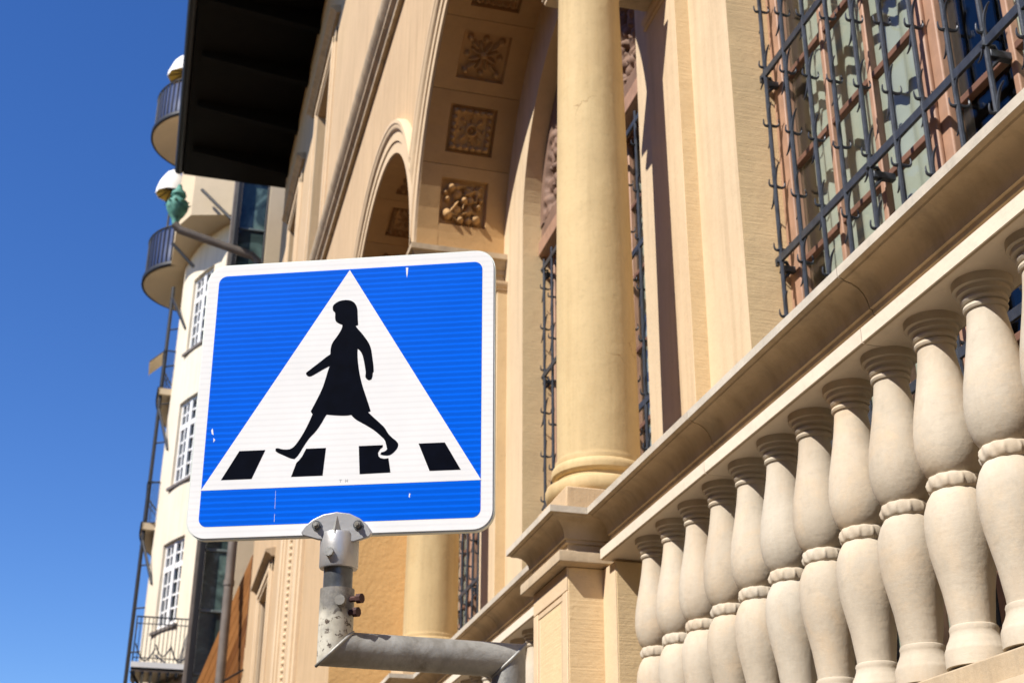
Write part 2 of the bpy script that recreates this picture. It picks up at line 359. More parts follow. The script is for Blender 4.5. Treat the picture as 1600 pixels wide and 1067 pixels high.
# arch soffits of coffered panels with carved rosettes
def lumps_h(u, v, lumps):
    h = 0
    for cu, cv, r_, k in lumps:
        if abs(u-cu) > r_: continue
        d = (u-cu)**2+(v-cv)**2
        if d < r_*r_: h = max(h, k*math.sqrt(1-d/(r_*r_)))
    return h
def leaves_h(u, v, leaves):            # long ridged leaves: (u, v, half length, half width, turn, height)
    h = 0
    for cu, cv, la, lb, ro, k in leaves:
        du, dv = u-cu, v-cv
        if abs(du) > la or abs(dv) > la: continue
        x, y = (du*math.cos(ro)+dv*math.sin(ro))/la, (-du*math.sin(ro)+dv*math.cos(ro))/lb
        d = x*x+y*y
        if d < 1: h = max(h, k*(math.sqrt(1-d)*(.75+.25*math.cos(y*5))-.12*abs(math.sin(x*9))*(abs(y) > .35)))
    return h
rnd = random.Random(3)
L0 = [(-.62, .72, .22, 1.0), (.02, .12, .2, 1.2), (.74, -.1, .17, 1.0), (-.1, -.82, .2, .95), (-.78, .15, .14, .8), (-.72, -.62, .24, 1.05), (.66, -.74, .25, 1.1)]
E0 = [(-.35, .45, .38, .13, -.7, .85), (.3, .55, .42, .14, .5, .8), (-.42, -.2, .42, .16, 1.0, 1.0), (.35, -.25, .4, .15, -.9, .9), (.1, -.5, .36, .14, .3, .95), (.65, .35, .34, .12, 1.4, .7), (-.15, .82, .34, .11, .1, .7), (.72, .78, .24, .12, .8, .65), (-.35, -.6, .36, .12, -.3, .8), (.0, -.15, .3, .1, 1.5, 1.0), (.42, .1, .3, .1, .2, .8)]
L0 += [(-.75, -.55, .26, .9), (.25, .62, .26, .65), (.7, .6, .24, .55), (-.3, .4, .26, .7), (-.3, -.35, .28, .85), (.3, -.35, .26, .75), (.35, .2, .22, .7), (-.35, .8, .2, .6), (.3, -.8, .2, .8), (.85, .25, .14, .7), (-.9, .45, .12, .7)]
for k in range(16): E0.append((rnd.uniform(-.85, .85), rnd.uniform(-.85, .85), rnd.uniform(.14, .28), rnd.uniform(.05, .09), rnd.uniform(0, 3.1), rnd.uniform(.4, .8)))
def ros0(u, v): return .085*max(lumps_h(u, v, L0), leaves_h(u, v, E0))
def ros1(u, v):
    rr = math.hypot(u, v); a = math.atan2(v, u)
    h = .016
    e = max(abs(u), abs(v)); s_ = (u if abs(v) > abs(u) else v)
    if e > .72: h = .016+.06*abs(math.sin(s_*math.pi*3.1))**.7*max(0, math.sin((e-.72)/.26*math.pi))
    h += .055*math.exp(-((rr-.25)/.06)**2)+.05*math.exp(-(rr/.10)**2)
    if .33 < rr < .75: h += .035*max(0, math.cos(8*a))**1.0*math.sin((rr-.33)/.42*math.pi)
    for q in range(4):
        b_ = q*math.pi/2
        h -= .05*math.exp(-((u-.55*math.cos(b_))**2+(v-.55*math.sin(b_))**2)/.005)
    return max(0, h)
L2 = [(0, .06, .2, 1.1), (-.76, -.76, .16, .9), (.76, -.76, .16, .9), (-.76, .76, .16, .8), (.76, .76, .16, .8), (0, -.8, .15, .9), (0, .8, .15, .7), (-.8, 0, .14, .7), (.8, 0, .14, .7)]
E2 = [(.42*math.cos(q*math.pi/4+.39), .42*math.sin(q*math.pi/4+.39), .3, .13, q*math.pi/4+.39, .75) for q in range(8)]+[(.68*math.cos(q*math.pi/2+.78), .68*math.sin(q*math.pi/2+.78), .28, .15, q*math.pi/2+.78, .8) for q in range(4)]
def ros2(u, v): return .075*max(lumps_h(u, v, L2), leaves_h(u, v, E2))
ROS = {14: ros0, 33: ros1, 52: ros2, 71: ros1, 90: ros2, 109: ros1, 128: ros2, 147: ros1, 166: ros0}
def soff_pt(yc, x, th, rad): return (x, yc+rad*math.cos(th), ZC+rad*math.sin(th))
XC0, XC1, HA = 1.815, 2.195, R(6.2)
for ai, yc in enumerate(ARC):
    if ai < 2:
        mb = MB(); n = 48
        for i in range(n):
            a, b_ = math.pi*i/n, math.pi*(i+1)/n
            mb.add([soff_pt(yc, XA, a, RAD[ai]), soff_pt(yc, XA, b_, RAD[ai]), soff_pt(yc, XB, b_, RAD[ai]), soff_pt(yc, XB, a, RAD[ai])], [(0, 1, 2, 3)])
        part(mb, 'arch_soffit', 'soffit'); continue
    angs = list(ROS)
    for k, dg in enumerate(angs):
        t0 = 0 if k == 0 else R(dg-9.5)+.0012; t1 = math.pi if k == len(angs)-1 else R(dg+9.5)-.0012
        c0, c1 = R(dg)-HA, R(dg)+HA; mb = MB(); nn = 4
        def quad(xa, xb, ta, tb, ra, rb, m_=4):
            for i in range(m_):
                p, q = ta+(tb-ta)*i/m_, ta+(tb-ta)*(i+1)/m_
                mb.add([soff_pt(yc, xa, p, ra), soff_pt(yc, xa, q, ra), soff_pt(yc, xb, q, rb), soff_pt(yc, xb, p, rb)], [(0, 1, 2, 3)])
        quad(XA, XC0, t0, t1, RA, RA); quad(XC1, XB, t0, t1, RA, RA); quad(XC0, XC1, t0, c0, RA, RA); quad(XC0, XC1, c1, t1, RA, RA)
        quad(XC0, XC0+.012, c0, c1, RA, RA+.05); quad(XC1, XC1-.012, c0, c1, RA, RA+.05)
        for cc, s_ in ((c0, 1), (c1, -1)): mb.add([soff_pt(yc, XC0, cc, RA), soff_pt(yc, XC1, cc, RA), soff_pt(yc, XC1-.012, cc+s_*.007, RA+.05), soff_pt(yc, XC0+.012, cc+s_*.007, RA+.05)], [(0, 1, 2, 3)])
        quad(XC0-.02, XC1+.02, c0-.01, c1+.01, RA+.05, RA+.05)
        for cc in (t0, t1): mb.add([soff_pt(yc, XA, cc, RA), soff_pt(yc, XB, cc, RA), soff_pt(yc, XB, cc, RA+.05), soff_pt(yc, XA, cc, RA+.05)], [(0, 1, 2, 3)])
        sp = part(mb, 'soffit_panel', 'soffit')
        if not (ai == 1 and dg < 60):
            G = 60 if ai == 2 else 40; vs, fs = [], []; fn = ROS[dg]
            for i in range(G+1):
                for j in range(G+1):
                    u, v_ = -1+2*i/G, -1+2*j/G
                    if dg > 90: v_ = -v_
                    ed = 0 if i in (0, G) or j in (0, G) else 1
                    vs.append(soff_pt(yc, 2.005+u*.165, R(dg)+(-1+2*j/G)*HA*.88, RA+.052-ed*fn(u, v_)*(1 if dg in (14, 166) else 1.1)))
            fs = [(i*(G+1)+j, i*(G+1)+j+1, (i+1)*(G+1)+j+1, (i+1)*(G+1)+j) for i in range(G) for j in range(G)]
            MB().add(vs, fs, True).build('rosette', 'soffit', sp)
# archivolts: moulded rings on the wall face
PROF = [(1.765, 0), (1.765, .02), (1.865, .02), (1.87, .034), (1.955, .034), (1.965, .05), (1.985, .062), (2.005, .062), (2.02, .072), (2.05, .072), (2.06, .05), (2.065, 0)]
for yc, rad in zip(ARC, RAD):
    n = 72; vs, fs = [], []; k = len(PROF)
    for i in range(n+1):
        a = math.pi*i/n
        for r_, o in PROF:
            r_ += rad-RA; lim = rad+.098; yy = r_*math.cos(a); o = o if abs(yy) <= lim else min(o, .034); yy = max(-lim, min(lim, yy))
            vs.append((XA-.001-o, yc+yy, ZC+r_*math.sin(a)))
    fs = [(i*k+j, i*k+j+1, (i+1)*k+j+1, (i+1)*k+j) for i in range(n) for j in range(k-1)]
    o = part(MB().add(vs, fs, False), 'archivolt', 'arch')
# plain inner arch band edge on the back wall
# string course
SC = [(XA+.02, 10.0), (XA-.05, 10.0), (XA-.055, 10.05), (XA-.10, 10.09), (XA-.10, 10.13), (XA-.135, 10.17), (XA-.16, 10.22), (XA-.16, 10.27), (XA+.02, 10.31)]
ys = [Y0, 1.2, 4.4, 7.6, 10.9, 14.3, 17.8, 21.2, YEND]
for a, b_ in zip(ys, ys[1:]): part(MB().extrude_y(SC, a+.004, b_-.004), 'string_course_stone', 'rail')
# joint shifts: upper windows with hoods, surrounds and recess
def street_window(y0, y1, z0, z1, hy0, hy1, hz, beads):
    mb = MB()
    for p in (.0,):
        mb.add([(XA, y1, z0), (XA+.45, y1, z0), (XA+.45, y1, z1), (XA, y1, z1)], [(0, 1, 2, 3)])
        mb.add([(XA, y0, z0), (XA+.45, y0, z0), (XA+.45, y0, z1), (XA, y0, z1)], [(0, 1, 2, 3)])
        mb.add([(XA, y0, z1), (XA, y1, z1), (XA+.45, y1, z1), (XA+.45, y0, z1)], [(0, 1, 2, 3)])
        mb.add([(XA, y0, z0), (XA, y1, z0), (XA+.45, y1, z0), (XA+.45, y0, z0)], [(0, 1, 2, 3)])
    w_ = part(mb, 'wall_window', 'wall')
    s = MB()
    for e, o in ((.28, .03), (.17, .055)):
        s.box(XA-o, XA+.01, y0-e, y0-.0 if o < .04 else y0-.06, z0, z1+e); s.box(XA-o, XA+.01, y1 if o < .04 else y1+.06, y1+e, z0, z1+e)
        s.box(XA-o-.001, XA+.01, y0-e, y1+e, z1 if o < .04 else z1+.06, z1+e+.001)
    s.build('surround', 'arch', w_, .008)
    MB().extrude_y([(XA+.01, hz-.12), (XA-.06, hz-.12), (XA-.09, hz-.085), (XA-.15, hz-.06), (XA-.15, hz-.02), (XA+.01, hz+.02)], hy0, hy1).build('hood', 'rail', w_)
    MB().box(XA-.12, XA+.02, y0-.3, y1+.3, z0-.14, z0).build('sill', 'rail', w_, .01)
    f = MB(); x = XA+.36
    for a, b_ in ((y0, y0+.09), (y1-.09, y1), ((y0+y1)/2-.06, (y0+y1)/2+.06)): f.box(x, x+.07, a, b_, z0, z1)
    for k in range(4):
        z = z0+(z1-z0)*k/3; f.box(x+.003, x+.067, y0, y1, z-.04, z+.04)
    f.build('frame', 'wood', w_)
    MB().box(x+.03, x+.036, y0, y1, z0, z1).build('pane', 'darkglass', w_)
    if beads:
        b2 = MB()
        for k in range(int((z1-z0)/.078)): b2.lathe([(0.005, -.031), (.024, -.018), (.03, 0), (.024, .018), (.005, .031)], 8, (XA+.13, y1-.005, z0+.05+k*.078), False)
        b2.build('bead_moulding', 'arch', w_)
        g = MB()
        for xx in (XA+.04, XA+.21): g.box(xx-.03, xx+.03, y1-.03, y1+.001, z0, z1)
        g.build('jamb_fillet', 'arch', w_, .006)
    return w_
street_window(16.55, 18.25, 10.45, 13.85, 16.08, 18.9, 14.36, False)
street_window(20.6, 22.1, 10.45, 13.85, 20.17, 22.55, 14.36, False)
street_window(20.25, 21.95, 4.6, 6.95, 19.85, 22.3, 7.27, True)
# tall moulded strip with a string of beads on the far wall
mb = MB(); mb.box(XA-.05, XA+.01, 15.75, 18.45, .3, 9.6); mb.box(XA-.085, XA-.04, 15.85, 16.15, .3, 9.6); mb.box(XA-.085, XA-.04, 17.5, 17.95, .3, 9.6); mb.box(XA-.11, XA-.08, 17.62, 17.83, .3, 9.6)
st = part(mb, 'moulded_strip', 'arch', None, .012)
mb = MB()
for k in range(104): mb.lathe([(.005, -.034), (.028, -.02), (.034, 0), (.028, .02), (.005, .034)], 8, (XA-.055, 16.78, .5+k*.086), False)
mb.build('bead_moulding', 'arch', st)
MB().box(XA-.07, XA-.045, 16.45, 16.58, .3, 9.6).build('fillet', 'arch', st, .008)
MB().box(XA-.07, XA-.045, 16.98, 17.11, .3, 9.6).build('fillet', 'arch', st, .008)

# pilasters, imposts, columns and pedestals
def att(r_):   # attic base
    return [(r_*1.0, .262), (r_*1.05, .258), (r_*1.055, .246), (r_*1.05, .236), (r_*1.085, .233), (r_*1.125, .222), (r_*1.14, .207), (r_*1.125, .19), (r_*1.07, .178), (r_*1.03, .176), (r_*1.02, .170), (r_*1.03, .158), (r_*1.10, .150), (r_*1.18, .146), (r_*1.25, .138), (r_*1.285, .122), (r_*1.285, .102), (r_*1.26, .084), (r_*1.20, .072)]
def rail_prof(o, zt):   # (outset, z) going down: fillet, cyma, neck, fascia
    return [(o, zt), (o, zt-.027), (o-.014, zt-.031), (o-.018, zt-.036), (o-.040, zt-.042), (o-.058, zt-.053), (o-.072, zt-.069), (o-.081, zt-.088), (o-.085, zt-.106), (o-.085, zt-.112), (o-.094, zt-.114), (o-.094, zt-.128), (o-.105, zt-.131), (o-.105, zt-.168), (o-.056, zt-.171), (o-.053, zt-.176), (o-.053, zt-.216), (o-.058, zt-.22)]
ZR = 3.387; XR = 1.858; HR = .158
for ci, yc in enumerate(COLY):
    # pilaster on the back wall
    p = part(MB().box(2.278, XB+.02, yc-.209, yc+.209, 0, 6.40), 'pilaster', 'pier', None, .004)
    MB().box(2.2785, XB+.01, yc-.2094, yc-.2086, 0, 6.364).build('tooled_face', 'tooled', p)
    MB().rects([(.0, 6.365), (.014, 6.367), (.016, 6.373), (.0, 6.378), (0, 6.39), (.012, 6.395), (.02, 6.41), (.024, 6.42), (.024, 6.44), (.0, 6.44)], 2.28, XB+.01, yc-.205, yc+.205).build('capital', 'arch', p)
    # impost block over column and pilaster
    e = part(MB().rects([(0, 6.44), (.0, 6.53), (.012, 6.532), (.012, 6.575), (.03, 6.585), (.05, 6.615), (.055, 6.63), (.075, 6.64), (.075, 6.685), (.0, 6.70)], 1.665, XB+.02, yc-.14, yc+.14), 'impost', 'rail')
    # pedestal
    x0, x1, y0, y1 = 1.645, 2.05, yc-.248, yc+.258
    d = part(MB().box(x0, x1, y0, y1, 0, 3.16), 'pedestal', 'tooled', None, .004)
    fr = MB(); a = .065
    fr.box(x0-.006, x0+.01, y0+.001, y1-.001, 3.06, 3.159); fr.box(x0-.006, x0+.01, y0+.001, y0+a, 0, 3.058); fr.box(x0-.006, x0+.01, y1-a, y1-.001, 0, 3.058)
    fr.build('panel_frame', 'arch', d, .003)
    fr2 = MB(); fr2.box(x0-.003, x0+.008, y0+a+.002, y0+a+.03, 0, 3.03); fr2.box(x0-.003, x0+.008, y1-a-.03, y1-a-.002, 0, 3.03); fr2.box(x0-.0032, x0+.008, y0+a+.002, y1-a-.002, 3.032, 3.056)
    fr2.build('panel_moulding', 'arch', d, .003)
    MB().rects([(q[0]-.105+.035, q[1]) for q in rail_prof(.175, ZR)]+[(0, 3.162)], x0, x1+.02, y0, y1).build('cap', 'rail', d)
    o_ = .175-.105+.035
    MB().rects([(o_-.012, ZR-.029), (o_+.0015, ZR-.0265), (o_+.0015, ZR+.001), (o_-.06, ZR+.004)], x0, x1+.02, y0, y1).build('top_fillet', 'top', d)
    # half pier beside the pedestal at each end of the balusters
    for s_, ya, yb in ((-1, y0-.16, y0+.02), (1, y1-.02, y1+.16)):
        q = part(MB().box(1.80, 1.95, ya, yb, 2.2, 3.155), 'half_pier', 'tooled', None, .004)
        MB().box(1.798, 1.801, ya+.001, yb-.001, 2.2, 3.154).build('smooth_face', 'arch', q)
    # column: shaft with entasis, base, plinth and capital
    cx = 1.875; rb = .19
    shaft = [(rb*1.02, 3.70), (rb, 3.72)]+[(rb-.03*(k/14)**1.6, 3.725+(6.36-3.725)*k/14) for k in range(15)]
    cobj = part(MB().lathe(shaft, 56, (cx, yc, 0)), 'column', 'column')
    MB().lathe([(r_, z+3.45) for r_, z in att(rb)][::-1], 56, (cx, yc, 0)).build('base', 'column', cobj)
    MB().box(cx-.226, cx+.226, yc-.226, yc+.226, 3.40, 3.522).build('plinth', 'tooled_v', cobj, .006)
    MB().lathe([(.1602, 6.35), (.172, 6.352), (.176, 6.36), (.172, 6.368), (.166, 6.37), (.18, 6.385), (.188, 6.395)], 48, (cx, yc, 0)).build('capital', 'arch', cobj)
    MB().rects([(0, 6.395), (0, 6.42), (.012, 6.425), (.012, 6.44)], cx-.19, cx+.19, yc-.19, yc+.19).build('abacus', 'arch', cobj, .005)
part(MB().rects([(0, 6.44), (.0, 6.53), (.012, 6.532), (.012, 6.575), (.03, 6.585), (.05, 6.615), (.055, 6.63), (.075, 6.64), (.075, 6.685), (.0, 6.70)], 1.665, XB+.02, YS1+.02, YS1+.3), 'impost', 'rail')

# base course under the balustrade
BC = [(1.60, 0), (1.60, 1.95), (1.64, 2.0), (1.64, 2.12), (1.665, 2.14), (1.675, 2.165), (1.69, 2.185), (1.74, 2.195), (1.785, 2.20), (1.785, 2.272), (1.95, 2.281), (1.95, 0)]
for a, b_ in zip(COLY, COLY[1:]+[YS1+.25]):
    part(MB().extrude_y(BC, a+.27, b_-.26), 'base_course', 'rail', None, .004)

# ------------------------------------------------------------------ balustrades
# turned baluster: two vases foot to foot with a roped ring between them
H = .886/2
half = [(.044, .010), (.057, .020), (.069, .040), (.0785, .068), (.0822, .098), (.0812, .132), (.0765, .172), (.068, .215), (.0595, .258), (.0525, .298), (.048, .33), (.0455, .352),
        (.0455, .3545), (.0505, .3565), (.053, .362), (.051, .3685), (.0465, .371), (.0465, .3725), (.0525, .3745), (.056, .380), (.054, .386), (.051, .3875), (.052, .391), (.058, .395), (.0625, .3965), (.0628, .408), (.0645, .4085), (.068, .4088), (.0715, .411), (.0715, .433)]
foot = half[:9]+[(.0545, .298), (.051, .325), (.0505, .338), (.054, .340), (.056, .346), (.055, .352), (.0555, .358), (.060, .370), (.0655, .380), (.0675, .388), (.0695, .391), (.072, .398), (.072, .433)]
balprof = [(r_, -z) for r_, z in foot[::-1]]+half
balprof = [(r_*1.015, z*.886/.866) for r_, z in balprof]
bal_me = MB().lathe(balprof, 40)
nA, nB = 176, 16; vs = []
for i in range(nA):
    a = 2*math.pi*i/nA
    for j in range(nB):
        q = 2*math.pi*j/nB; ph = 11*a+1.1*math.sin(q)+1.0*math.cos(q)*0
        k = .0038*math.cos(ph*1.0+1.6*math.sin(q)); eye = .004*math.exp(-(((11*a/(2*math.pi)+.25) % 1-.5)/.13)**2-(math.sin(q)/.35)**2)*(1 if math.cos(q) > 0 else 0)
        oc = max(0, math.cos(q)); face = oc**.5
        cq, sq = math.copysign(abs(math.cos(q))**.62, math.cos(q)), math.copysign(abs(math.sin(q))**.62, math.sin(q))
        ro_ = .045+.0190*cq+face*(k*.5+eye*1.2); vs.append((ro_*math.cos(a), ro_*math.sin(a), .0215*sq))
fs = [(i*nB+j, ((i+1) % nA)*nB+j, ((i+1) % nA)*nB+(j+1) % nB, i*nB+(j+1) % nB) for i in range(nA) for j in range(nB)]
ring_me = MB().add(vs, fs, True)
ZB = 2.28+H
proto = bal_me.build('baluster', 'baluster'); ring = ring_me.build('ring', 'baluster', proto)
def balustrade(label, ya, yb, joints, grp, ystart, n, first):
    th = thing('balustrade', label, 'balustrade', (XR, (ya+yb)/2, 2.28), grp)
    inv = -Vector(th.location)
    pr = rail_prof(HR, ZR); out = [(XR-o, z) for o, z in pr]+[(XR+o, z) for o, z in pr[::-1]]+[(XR, ZR+.012)]
    cuts = [ya]+joints+[yb]
    for a, b_ in zip(cuts, cuts[1:]):
        r_ = MB().extrude_y(out, a+.0028, b_-.0028).build('rail_stone', 'rail', th); r_.location = inv
        f = MB().extrude_y([(XR-HR+.0515, ZR-.175), (XR-HR+.0515, ZR-.2165), (XR-HR+.065, ZR-.2215), (XR+HR-.065, ZR-.2215), (XR+HR-.065, ZR-.215), (XR-HR+.065, ZR-.169)], a+.0015, b_-.0015).build('fascia', 'fascia', r_)
        MB().extrude_y([(XR-HR-.0015, ZR+.001), (XR-HR-.0015, ZR-.0265), (XR-HR+.012, ZR-.029), (XR-HR+.10, ZR+.010)], a+.0015, b_-.0015).build('top_fillet', 'top', r_)
    for k in range(n):
        o = proto if (first and k == 0) else clone(proto)
        o.parent = th; o.location = Vector((XR, ystart-.228*k, ZB))+inv
        o.rotation_euler = (0, 0, rnd.uniform(0, 6.28))
    return th
B1 = balustrade('pale sandstone balustrade in front of the large grilled window, nearest the camera', COLY[0]+.36, COLY[1]-.355, [1.85, 2.95, 4.05], 'balustrades between the column pedestals', 4.83, 16, True)
B2 = balustrade('short visible stretch of sandstone balustrade beyond the near pedestal, behind the sign pipe', COLY[1]+.365, COLY[2]-.355, [7.0, 8.1], 'balustrades between the column pedestals', 4.83+PITCHY, 13, False)
B3 = balustrade('sandstone balustrade of the farthest arch, behind the crossing sign', COLY[2]+.365, YS1, [10.7, 11.8], 'balustrades between the column pedestals', 4.83+2*PITCHY, 13, False)

# ------------------------------------------------------------------ arcade windows (parts of the building)
def curtain(mb, y0, y1, z0, z1, x, amp, seed):
    rr = random.Random(seed); n = int((y1-y0)/.02); ph = rr.uniform(0, 6); vs = []
    for i in range(n+1):
        y = y0+(y1-y0)*i/n; xx = x+amp*math.sin(y*2*math.pi/.135+ph+1.4*math.sin(y*5.1+seed))+amp*.5*math.sin(y*71+seed)
        for z in (z0, z1): vs.append((xx, y, z))
    mb.add(vs, [(2*i, 2*i+1, 2*i+3, 2*i+2) for i in range(n)], True)
ZT = 6.45          # transom
def arcade_window(yc, seed):
    y0, y1 = yc-RW, yc+RW; x0, x1 = 2.585, 2.632
    f = MB()
    f.box(x0-.02, x1, y0, y0+.10, ZF, ZT); f.box(x0-.02, x1, y1-.10, y1, ZF, ZT)
    f.box(x0-.025, x1, y0, y1, ZF, ZF+.12)
    w_ = part(f, 'arcade_window', 'wood', None, .006)
    MB().box(2.475, x1, y0, y1, ZT, ZT+.12).build('transom', 'wood', w_, .008)
    mu = MB(); cm = yc+.02; mu.box(x0-.02, x1, cm-.085, cm+.085, ZF+.12, ZT); mu.box(x0-.04, x0-.018, cm-.03, cm+.03, ZF+.12, ZT); mu.build('mullion', 'wood', w_, .008)
    for a, b_ in ((y0+.10, cm-.085), (cm+.085, y1-.10)):
        wd = b_-a
        for q in (1/3, 2/3):
            yy = a+wd*q
            MB().box(x0, x1-.01, yy-.016, yy+.016, ZF+.12, ZT).build('glazing_bar', 'wood', w_, .006)
        for k in range(9):
            z = 4.475-.4875*4+.4875*k
            if z > ZF+.2: MB().box(x0+.004, x1-.012, a, b_, z-.016, z+.016).build('glazing_bar', 'wood_d', w_, .005)
        MB().box(x0+.028, x0+.033, a, b_, ZF+.12, ZT).build('pane', 'glass', w_)
    c1 = MB(); curtain(c1, y0+.12, y0+.98, ZF+.1, ZT, 2.70, .009, seed); c1.build('curtain', 'curtain', w_)
    c2 = MB(); curtain(c2, cm-.05, y1-.62, ZF+.1, ZT, 2.70, .009, seed+1); c2.build('curtain', 'curtain', w_)
    c3 = MB(); curtain(c3, y1-.60, y1-.08, ZF+.1, ZT, 2.705, .010, seed+2); c3.build('curtain', 'curtain', w_)
    # carved tympanum in the arch head
    rr = random.Random(seed); lum = []
    for k in range(900):
        a, q = rr.uniform(0, math.pi), math.sqrt(rr.uniform(.02, .96)); lum.append((q*math.cos(a), q*math.sin(a), rr.uniform(.018, .05), rr.uniform(.25, 1)))
    nr, na = 80, 200; vs = []
    for i in range(nr+1):
        for j in range(na+1):
            q, a = i/nr, math.pi*j/na; u, v_ = q*math.cos(a), q*math.sin(a)
            h = .085*lumps_h(u, v_, lum)
            if q > .93: h = .075
            vs.append((2.565-h, yc+u*RW*.998, ZC+v_*RW*.998))
    MB().add(vs, [(i*(na+1)+j, i*(na+1)+j+1, (i+1)*(na+1)+j+1, (i+1)*(na+1)+j) for i in range(nr) for j in range(na)], True).build('carved_tympanum', 'carved', w_)
    MB().box(2.50, x1, y0, y1, ZT+.11, ZC+.01).build('tympanum_base', 'carved', w_)
    return w_
for k, yc in enumerate(WC): arcade_window(yc, 11+k*5)

# ------------------------------------------------------------------ wrought iron grilles
def arc_pts(f, n=9): return [f(i/(n-1)) for i in range(n)]
# a thorn: an S of iron lying across the wall and another along it
th_me = MB()
for s_ in (-1, 1):
    th_me.tube(arc_pts(lambda t_: (0, -s_*(.003+.048*(1-math.cos(t_*1.45))), s_*(.006+.092*math.sin(t_*1.45)))), [.0082-.0055*(i/8)**1.3 for i in range(9)], 6)
    th_me.tube(arc_pts(lambda t_: (s_*(.002+(.046 if s_ > 0 else .027)*math.sin(t_*1.9)), 0, -.010*math.sin(t_*3.0)+(.036 if s_ > 0 else .03)*t_**2.2)), [.0082-.0055*(i/8)**1.3 for i in range(9)], 6)
thorn_proto = None
def grille(label, ytop, nb, z0, z1, grp, rows):
    g = thing('window_grille', label, 'window grille', (XG, ytop-nb*.1, z0), grp); inv = -Vector(g.location)
    global thorn_proto
    for k in range(nb):
        y = ytop-.199*k
        b_ = MB().tube([(0, 0, z0), (0, 0, z1)], .0105, 8).build('upright_bar', 'iron', g); b_.location = inv+Vector((XG, y, 0))
        for r_ in range(14):
            z = 3.07+.3255*r_+(.163 if k % 2 == 0 else 0)
            if z > z1-.1: continue
            if thorn_proto is None: o = thorn_proto = th_me.build('thorn', 'iron')
            else: o = thorn_proto.copy(); COL.objects.link(o)
            o.parent = g; o.location = inv+Vector((XG, y, z)); o.rotation_euler = (rnd.uniform(-.07, .07), rnd.uniform(-.1, .1), rnd.uniform(-.12, .12))
    for z in rows:
        c_ = MB().box(XG-.007, XG+.007, ytop-.199*(nb-1)-.03, ytop+.05, z-.019, z+.019).build('cross_bar', 'iron', g, .002); c_.location = inv
        for y in (ytop+.015, ytop-.199*4, ytop-.199*8):
            s = MB().box(XG+.005, 2.60, y-.014, y+.014, z-.06, z-.03).build('stay', 'iron', g, .003); s.location = inv
            s2 = MB().tube([(XG+.004, y, z-.10), (XG+.05, y, z-.05), (XG+.03, y, z-.01), (XG-.02, y, z-.015)], .009, 6).build('stay_scroll', 'iron', g); s2.location = inv
    return g
GR = 'iron grilles over the arcade windows'
grille('black iron grille with thorned upright bars over the large near window at upper right', WC[0]+1.182, 12, 2.6, 6.4, GR, (3.51, 4.49, 5.47, 6.33))
grille('black iron grille on the window half hidden behind the tall near column', WC[1]+1.182, 12, 2.6, 6.4, GR, (3.51, 4.49, 5.47, 6.33))
grille('black iron grille on the far window, just right of the second column under the sign', WC[2]+1.182, 12, 2.6, 6.4, GR, (3.51, 4.49, 5.47, 6.33))

# ------------------------------------------------------------------ eave, roof, gutter, downpipe
XE, YE = -.43, 25.15
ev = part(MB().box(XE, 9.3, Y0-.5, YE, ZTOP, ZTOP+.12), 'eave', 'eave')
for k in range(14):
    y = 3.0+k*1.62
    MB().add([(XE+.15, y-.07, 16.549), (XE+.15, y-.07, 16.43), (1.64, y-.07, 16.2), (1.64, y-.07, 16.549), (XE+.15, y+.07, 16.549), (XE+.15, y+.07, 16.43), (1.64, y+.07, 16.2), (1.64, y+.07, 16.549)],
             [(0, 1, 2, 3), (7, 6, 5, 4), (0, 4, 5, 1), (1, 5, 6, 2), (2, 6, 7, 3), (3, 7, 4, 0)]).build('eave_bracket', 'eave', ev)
MB().add([(XE-.02, Y0-.5, ZTOP+.121), (XE-.02, YE, ZTOP+.121), (4.5, YE, 19.2), (4.5, Y0-.5, 19.2), (9.3, Y0-.5, ZTOP+.121), (9.3, YE, ZTOP+.121)], [(0, 1, 2, 3), (3, 2, 5, 4), (1, 5, 2), (0, 3, 4)]).build('roof', 'roof', ev)
gut = MB(); n = 10; pr_ = [(XE-.09+.09*math.cos(math.pi+math.pi*i/n), ZTOP+.09+.09*math.sin(math.pi+math.pi*i/n)) for i in range(n+1)]
pr_ += [(x+.0 if False else XE-.09+(x-(XE-.09))*.86, ZTOP+.09+(z-ZTOP-.09)*.86+.004) for x, z in pr_[::-1]]
gut.extrude_y(pr_, Y0-.4, YE+.02); gutter = gut.build('gutter', 'black', ev)
# green copper rainwater head with acanthus leaves and its pipe
hx, hy, hz = -.46, 24.95, 15.7
KH = .8
rh = part(MB().lathe([(r_*KH, z*KH) for r_, z in [(.07, -.62), (.09, -.5), (.12, -.40), (.19, -.30), (.26, -.16), (.285, -.02), (.25, .08), (.17, .13), (.15, .20), (.20, .27), (.17, .36), (.09, .44), (.05, .58)]], 18, (hx, hy, hz)), 'rainwater_head', 'copper')
for k in range(11):
    a = 2*math.pi*k/11; ca, sa = math.cos(a), math.sin(a); vs = []
    for i in range(7):
        t_ = i/6; rr = .09+.22*t_+(.09*max(0, t_-.7)); zz = -.42+.52*t_-(.5*max(0, t_-.75)**1.2); wd = .075*math.sin(math.pi*min(.97, t_*.8+.16))*(1+.25*(i % 2))
        for s_ in (-1, 0, 1): vs.append((hx+KH*(ca*(rr+.02*(s_ == 0))-sa*wd*s_), hy+KH*(sa*(rr+.02*(s_ == 0))+ca*wd*s_), hz+KH*zz))
    MB().add(vs, [(i*3+j, i*3+j+1, i*3+j+4, i*3+j+3) for i in range(6) for j in range(2)], True).build('copper_leaf', 'copper', rh)
dp = part(MB().tube([(-.47, 24.95, 15.25), (-.36, 24.95, 15.13), (1.12, 25.0, 14.78), (1.25, 25.0, 14.66), (1.28, 25.0, 14.46), (1.28, 25.0, 0)], .085, 14), 'downpipe', 'leadpipe')
